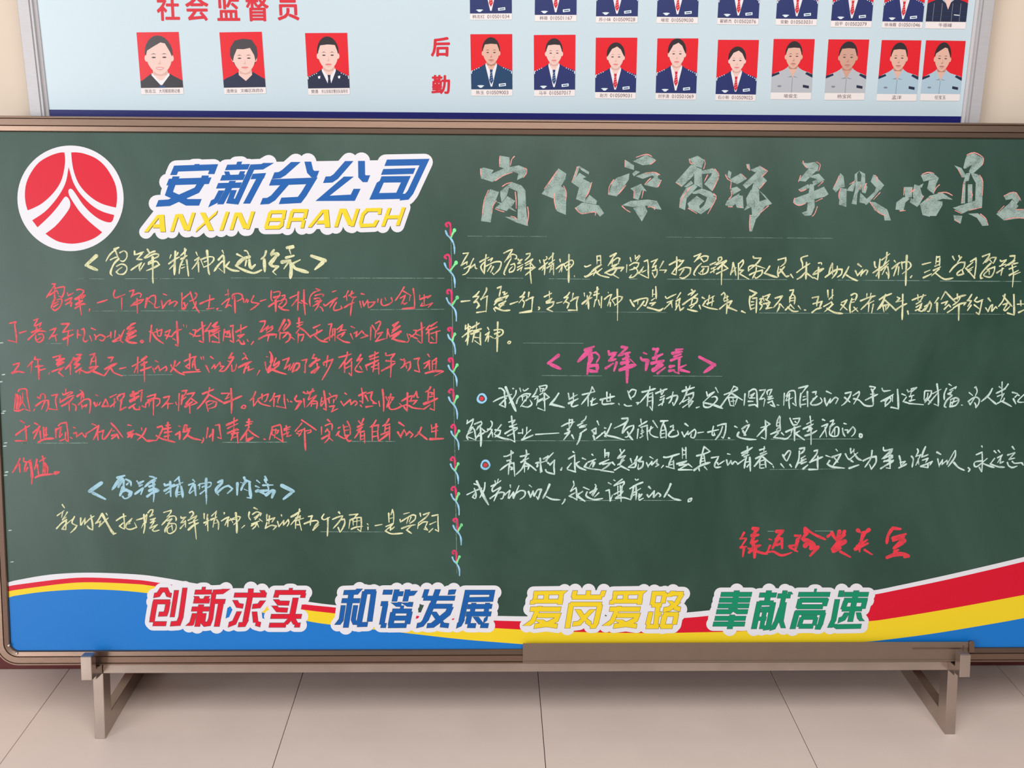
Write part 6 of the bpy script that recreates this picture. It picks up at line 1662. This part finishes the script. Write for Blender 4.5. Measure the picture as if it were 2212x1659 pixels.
write('strong red chalk signature at the lower right', K_sig, 3.3, """@1580 1130 400
w34 150 115 110 185/w36 105 185 180 180/w36 175 190 110 290/w40 110 290 180 280/w40 150 290 135 400/w50 260 65 320 60/w50 310 70 240 160/w60 250 150 320 140/w60 260 180 230 240/w60 250 240 310 210/w50 260 260 300 330/w50 210 350 270 290 350 265/w60 280 300 275 410/w34 200 300 340 350 430 370
w30 450 190 480 200/w60 540 100 620 90/w56 600 100 550 170/w60 560 170 490 300/w44 530 190 610 180/w50 600 190 605 300/w40 540 260 600 240/w40 460 270 430 340/w34 420 350 500 340 600 385 720 350
w44 760 150 820 150/w50 820 150 760 260/w60 790 200 760 330/w40 690 275 790 260/w40 700 290 790 340/w56 900 120 840 190/w60 880 110 870 60/w40 880 60 980 130 1120 195/w60 870 200 920 200/w80 880 270 930 230 1000 300/w56 950 300 1040 280/w60 1030 290 940 390
w50 1150 160 1210 110/w60 1200 120 1240 190/w60 1290 100 1260 200/w50 1350 100 1310 180/w80 1270 190 1350 140/w80 1350 220 1260 290/w80 1290 220 1200 310/w80 1220 330 1300 300/w44 1300 340 1420 405
w60 1510 85 1540 110/w60 1640 80 1580 130/w80 1580 120 1540 240/w50 1500 280 1620 200/w50 1480 310 1630 240/w50 1530 250 1530 340/w44 1590 320 1680 375
w50 1930 60 2020 70/w50 1910 80 1870 150 1855 240/w60 1930 180 2080 130/w70 2050 160 1930 210/w90 2030 230 1940 300/w70 2060 210 1990 250/w60 1950 340 1990 320/w60 1860 410 1950 375 2050 370 2120 390/w60 2070 400 2120 400""")


# broad title in the side of white chalk, edged with pink lines
def title(blocks):
    a, b = MB(), MB()
    for x0, y0, wd, polys, lines in blocks:
        s = 2212.0 / wd
        for t in polys.replace('\n', '/').split('/'):
            t = t.strip()
            if t:
                zpoly(a, pairs(t), x0, y0, wd, 0.0002)
        for t in lines.replace('\n', '/').split('/'):
            t = t.strip()
            if t:
                q = [on_board(x0 + p / s, y0 + r / s) for p, r in pairs(t)]
                ribbon(b, smooth_path(q, 3), 1.0 * SCL, 0.0004)
    o = flatten(a).build('chalk_title', K_broad, board)
    o['label'] = 'large title in broad pale chalk strokes across the upper right half'
    flatten(b).build('pink_edging', K_orange, o)['kind'] = 'stuff'


title([
    (1020, 320, 420, """320 85 425 105 430 250 315 215/95 235 130 220 245 250 215 295 230 385 100 345/215 295 350 235 460 210 470 260 350 320 230 385/440 215 530 195 625 235 600 320 510 365 525 290 450 260
205 465 305 500 235 680 210 845 100 830 135 600/335 620 320 540 320 490 450 385 560 425 605 480 510 490 420 450 390 550/510 440 605 480 615 700 635 885 515 840 520 600/400 545 490 600 460 650 390 715 260 680 345 615/275 610 350 625 440 670 505 725 400 680/370 780 450 785 610 850 625 885 500 845
980 230 1070 290 1060 350 925 575 790 520 900 370/965 480 1000 430 1060 460 1070 600 1065 760 960 715 935 560/1190 210 1225 205 1170 370 1130 385/1210 200 1330 270 1325 300 1240 250/1220 280 1300 330 1260 345 1130 395 1170 350/1130 390 1245 340 1360 400 1290 570 1280 620 1180 580 1215 450/1335 530 1420 600 1410 640 1270 620/1165 685 1250 620 1440 650 1500 740 1455 780 1400 720 1250 755
1745 135 1840 195 1840 250 1735 215/1830 150 1980 75 2085 130 2030 185 1940 195/1640 340 1790 285 1780 360 1645 550 1550 530 1590 400/1820 290 1860 255 1910 270 1840 320/1860 320 1980 275 2130 290 2100 350 2050 310 1940 350/2080 310 2150 370 2100 450 1960 420 2060 340/1800 460 1920 405 1985 490 1930 480 1890 590 1835 570 1850 500/1705 650 1800 600 2000 585 2100 600 2155 700 2070 690 1990 655 1830 670/1830 680 1960 650 1995 720 1930 835""",
     """95 235 97 280 100 320/315 90 312 150 313 210/265 370 360 310 460 275/585 230 620 240 615 290 580 335/345 435 390 405 450 390/185 480 135 600 115 760/275 600 235 660 225 740/490 500 500 600 500 690/630 670 640 760 622 880/265 690 310 710 365 725/440 775 480 785 510 810/480 95 450 130 435 200
965 260 890 370 820 465/1040 430 1070 500 1065 590/935 515 935 600 955 700/1195 215 1170 300 1135 385/1360 390 1330 490 1290 560/1175 680 1240 745 1390 725 1400 765
1865 105 1980 70 2045 95/1740 140 1738 215/1610 360 1560 440 1550 530/1745 425 1700 480 1655 530/1970 285 2070 275 2135 305/2150 365 2130 410 2110 445/2030 345 2000 370 1960 415/1845 480 1835 570/1945 490 1930 570/1705 660 1750 700 1800 730/2000 670 2060 670 2075 700/2085 140 2050 170 2020 185"""),
    (1420, 320, 400, """380 130 480 90 560 140 530 240 440 210/410 190 470 210 430 330 290 465 215 410/440 220 530 250 540 480 440 430/530 270 660 240 700 270 640 300 520 310/670 250 735 300 735 370 650 510 560 430 640 330/440 430 480 460 350 600 330 740 260 710 270 600 340 480/320 460 400 390 430 420 350 470/410 530 530 480 640 520 690 570 600 590 500 540 430 550/610 550 705 590 660 690 520 790 470 760 560 680/360 660 470 570 560 630 500 690 520 790 380 720
850 265 885 290 870 370 835 340/870 370 1000 300 1065 370 960 430 880 400/880 480 950 460 1000 500 900 560/950 560 1020 570 1030 720 950 710 920 640/880 600 980 540 960 640 880 710 810 680 830 630/1060 190 1100 190 1110 250 1070 240/1110 260 1230 210 1250 260 1170 290/1220 210 1320 280 1240 345 1190 290/1200 270 1250 330 1060 485 1020 440/1130 370 1250 330 1310 390 1220 490 1160 440/1150 410 1215 500 1220 700 1130 780 1110 560/1060 600 1120 490 1130 700 1035 745 1070 680/1210 500 1290 570 1370 665 1220 720 1210 640 1300 610/1130 700 1290 690 1220 800 1130 900/1110 800 1200 780 1130 995 1100 995
1720 170 1790 180 1880 165 1930 210 1910 280 1850 240 1780 240/1810 240 1910 260 1770 400 1680 390/1790 340 1930 305 2000 380 1870 450 1850 400 1910 370 1830 350/1690 490 1800 430 1830 470 1780 490 1710 515/1640 600 1830 530 1990 460 2045 550 2000 580 1880 610 1690 690 1620 650/1820 430 1870 430 1880 700 1840 800 1780 810 1800 600/1725 770 1800 745 1800 800 1760 810""",
     """380 130 395 180 435 180/560 140 570 190 550 250/685 250 735 320 700 420 655 510/600 320 580 360 560 400/390 470 300 590 265 700/230 415 280 455/670 545 700 600 600 785/370 720 470 780
815 320 840 370 880 400 870 490/880 510 885 570 850 610/1010 315 1065 365/1075 200 1085 240 1105 265/1240 225 1315 275 1245 345/1280 410 1250 450 1215 490/1325 690 1210 790/1105 800 1100 900 1105 990/850 700 900 702/970 700 1010 705
1740 155 1760 210 1790 235/1900 165 1945 200 1925 275/1710 330 1685 400/1980 400 1920 455/1690 495 1720 515 1780 490/1970 600 1890 640/1640 600 1630 650 1690 685 1770 660/1910 700 1880 780 1850 815"""),
    (1780, 320, 432, """180 275 215 310 230 430 180 440 130 490 95 450/175 440 250 450 245 650 165 625/390 250 340 290 335 360 370 380 365 290/390 250 455 285 455 380 405 400 415 300/270 440 330 370 350 380 320 480 250 470/350 370 450 370 480 430 460 500 420 490 410 420 370 500 360 625 305 615 340 480/545 290 600 340 665 410 620 470 570 430 515 370/580 420 660 410 500 600 460 630 440 590 560 480/390 600 400 490 470 560 480 620/500 590 570 600 700 680 740 800 670 800 660 740 560 690
880 430 980 430 970 540 900 560/880 540 950 560 900 600 880 690 790 680 800 600/960 550 1060 620 1030 650 950 600/1000 400 1060 420 1080 500 1100 540 1050 630 990 600 980 480/1040 420 1100 390 1080 440/1070 300 1200 270 1270 330 1180 350 1100 370/1160 360 1270 330 1240 400 1215 510 1140 450/1060 620 1180 520 1230 560 1170 650 1170 760 1090 740/1160 530 1300 490 1425 570 1310 560 1200 600/1220 580 1310 590 1310 630 1240 750 1170 750 1160 660
1580 80 1660 50 1660 170 1560 230 1540 220 1560 130/1640 50 1760 110 1750 190 1640 290 1600 260 1650 150/1440 190 1520 220 1580 320 1530 325 1490 250/1570 280 1620 270 1600 360 1565 370 1560 610 1515 615 1535 400/1620 270 1700 290 1750 350 1680 390 1640 320/1680 340 1755 350 1750 600 1745 660 1670 600/1425 660 1580 610 1700 570 1745 660 1620 680 1530 725/1590 400 1640 400 1640 590 1590 600/1430 740 1530 750 1510 835 1440 800/1590 725 1700 720 1800 790 1820 855 1750 860 1690 770
1990 530 2050 490 2130 490 2175 560 2130 620 2080 560 2010 575/2080 570 2150 640 2110 690 1990 800 1905 730 2050 610/1950 740 2060 690 2260 680 2450 690 2450 790 2200 770 1990 800""",
     """165 310 140 370 110 430/185 450 165 500 165 560/560 300 590 330 580 370/620 490 545 570/470 390 450 430 445 480/405 410 400 460/340 365 280 400/510 600 600 710 690 750
885 440 880 520/970 450 960 490 1010 450/1085 290 1150 268 1215 280/1275 405 1240 440 1215 490/1100 530 1080 570/1260 495 1350 490 1420 525/840 695 900 690/1130 580 1200 540
1580 75 1660 50 1755 100 1760 150 1745 190/1485 235 1525 320/1545 380 1520 600/1720 300 1755 370 1750 530/1740 655 1600 690/1450 690 1520 725/1620 480 1640 520 1620 560/1730 730 1790 780 1810 850/1450 790 1500 830
1990 530 2060 495 2120 495 2175 580/1990 640 1920 710/2010 790 2110 770 2250 780/2120 680 2300 675"""),
])

# ring bullets
for cx, cy, hx, hy in ((1040.7, 860.5, 1040.5, 861), (1048.5, 1004, 1048.5, 1004.5)):
    mb = MB()
    c = on_board(cx, cy)
    r = 8.4 * SCL
    pts = [(c[0] + r * math.cos(k * PI / 9 + 1) * (1 + .08 * math.sin(k)), c[1] + r * 1.05 * math.sin(k * PI / 9 + 1)) for k in range(20)]
    ribbon(mb, pts, 2.1 * SCL, 0.00022, taper=0)
    o = flatten(mb).build('ring_bullet', K_stem, board)
    mb = MB()
    c = on_board(hx, hy)
    mb.poly([(c[0] + 4.6 * SCL * math.cos(k * PI / 6) * (1 + .15 * math.sin(2 * k)), c[1] + 4.6 * SCL * math.sin(k * PI / 6), 0.00024) for k in range(12)])
    mb.build('red_dot', K_sig, o)

# chalk vines on the dividing line
VP = [(945 + 28.2, 513.5), (971.6, 584.4), (975.5, 658.8), (976.6, 735.4), (978.4, 803), (979.5, 872.1), (983.3, 943.8), (982.5, 1015.5), (984.5, 1081), (988.2, 1147.7), (985.7, 1215.7)]
VSH = [(1.0, 0, 0), (1.05, 6, 3), (1.0, 5, 2), (.85, -2, -2), (.9, 2, 4), (.95, 0, -1), (.8, 2, -2), (.85, 0, 4), (.9, -2, 0), (.85, 2, 6), (.8, 0, 2)]
for (vx, vy), (sc, dx, dy) in zip(VP, VSH):
    def vm(t):
        return [on_board(vx + (a - 145) / 4.37 * sc + (dx * .3 if a > 160 else 0), vy + (b - 190) / 4.37 * sc) for a, b in pairs(t)]
    mb = MB()
    ribbon(mb, smooth_path(vm('98 125 115 165 145 195 172 240 182 290 183 342')), 1.7 * SCL, 0.00022)
    v = flatten(mb).build('chalk_vine', K_stem, board)
    mb = MB()
    ribbon(mb, smooth_path(vm('112 82 100 72 108 54 128 48 143 70 146 120 146 190')), 2.1 * SCL, 0.00024)
    flatten(mb).build('pink_curl', K_mag, v)
    mb = MB()
    q = vm('%d 190 %d 150 %d 120' % (150, 166 + dx, 182 + dx * 2))
    ribbon(mb, smooth_path(q), 1.9 * SCL, 0.00025)
    p = q[-1]
    mb.poly([(p[0] + 3.6 * SCL * sc * math.cos(k * PI / 6), p[1] + 4.2 * SCL * sc * math.sin(k * PI / 6), 0.00025) for k in range(12)])
    flatten(mb).build('green_leaf', K_leaf, v)


def faint(segs, hw, name='ruled_line'):
    for x0, y0, x1, y1 in segs:
        mb = MB()
        n = max(1, int(abs(x1 - x0) / 60))
        q = [on_board(x0 + (x1 - x0) * i / n, y0 + (y1 - y0) * i / n) for i in range(n + 1)]
        ribbon(mb, q, hw * SCL, 0.00015, caps=False, taper=0)
        mb.build(name, K_line, board)


faint([(974, 498, 979, 780), (979, 780, 984, 1060), (984, 1060, 987, 1240)], 0.55, 'divider_line')
faint([(170, 601.5, 226, 602.5), (270, 602, 420, 601.5), (495, 600.5, 960, 601)], 0.5)
faint([(1008, 600.5, 1040, 601), (1040, 601, 1130, 601), (1186, 602, 1275, 603), (1360, 602.5, 1377, 602.5), (1440, 603, 1700, 604), (1810, 605, 2010, 606.5), (2030, 607, 2206, 608)], 0.65)
faint([(200, 672, 480, 671), (800, 669, 960, 668), (1120, 673.5, 1250, 674), (1310, 674, 1440, 675), (1640, 676, 1920, 677), (1960, 677.5, 2170, 679)], 0.45)
faint([(100, 742, 135, 742), (1130, 741, 1260, 741.5)], 0.45)
faint([(260, 811, 372, 809), (1170, 811, 1300, 812), (1410, 812, 1560, 813)], 0.5)
faint([(45, 957.5, 190, 957), (480, 955.5, 620, 955), (760, 953.5, 855, 953.5)], 0.7)
faint([(1280, 951.5, 1368, 950), (1500, 950, 1590, 950), (1665, 948.5, 1860, 948)], 0.6)
faint([(1663, 1014, 1805, 1013)], 0.6)
faint([(1252, 1081.5, 1330, 1081), (1390, 1081, 1460, 1081)], 0.7)
faint([(692, 1148.5, 830, 1149), (1000, 952, 1300, 952)], 0.5)
faint([(1658, 1147.5, 1672, 1147.5), (1760, 1147, 1800, 1147)], 0.6)
faint([(1010, 510, 1180, 511), (1440, 512, 1690, 514), (1700, 514, 1800, 515)], 0.35)
marks = MB()
for x, y in ((3.5, 741), (7.5, 809.5), (9, 888.5), (6, 893), (12, 957), (10.5, 964), (14.5, 1020), (12, 1027), (22, 1146), (26, 1214), (2, 825)):
    u, v = on_board(x, y)
    ribbon(marks, [(u - 2.6 * SCL, v), (u + 2.6 * SCL, v + 0.6 * SCL)], 1.1 * SCL, 0.00022, taper=0)
o = marks.build('chalk_ticks', K_wht, board)
o['kind'] = 'stuff'
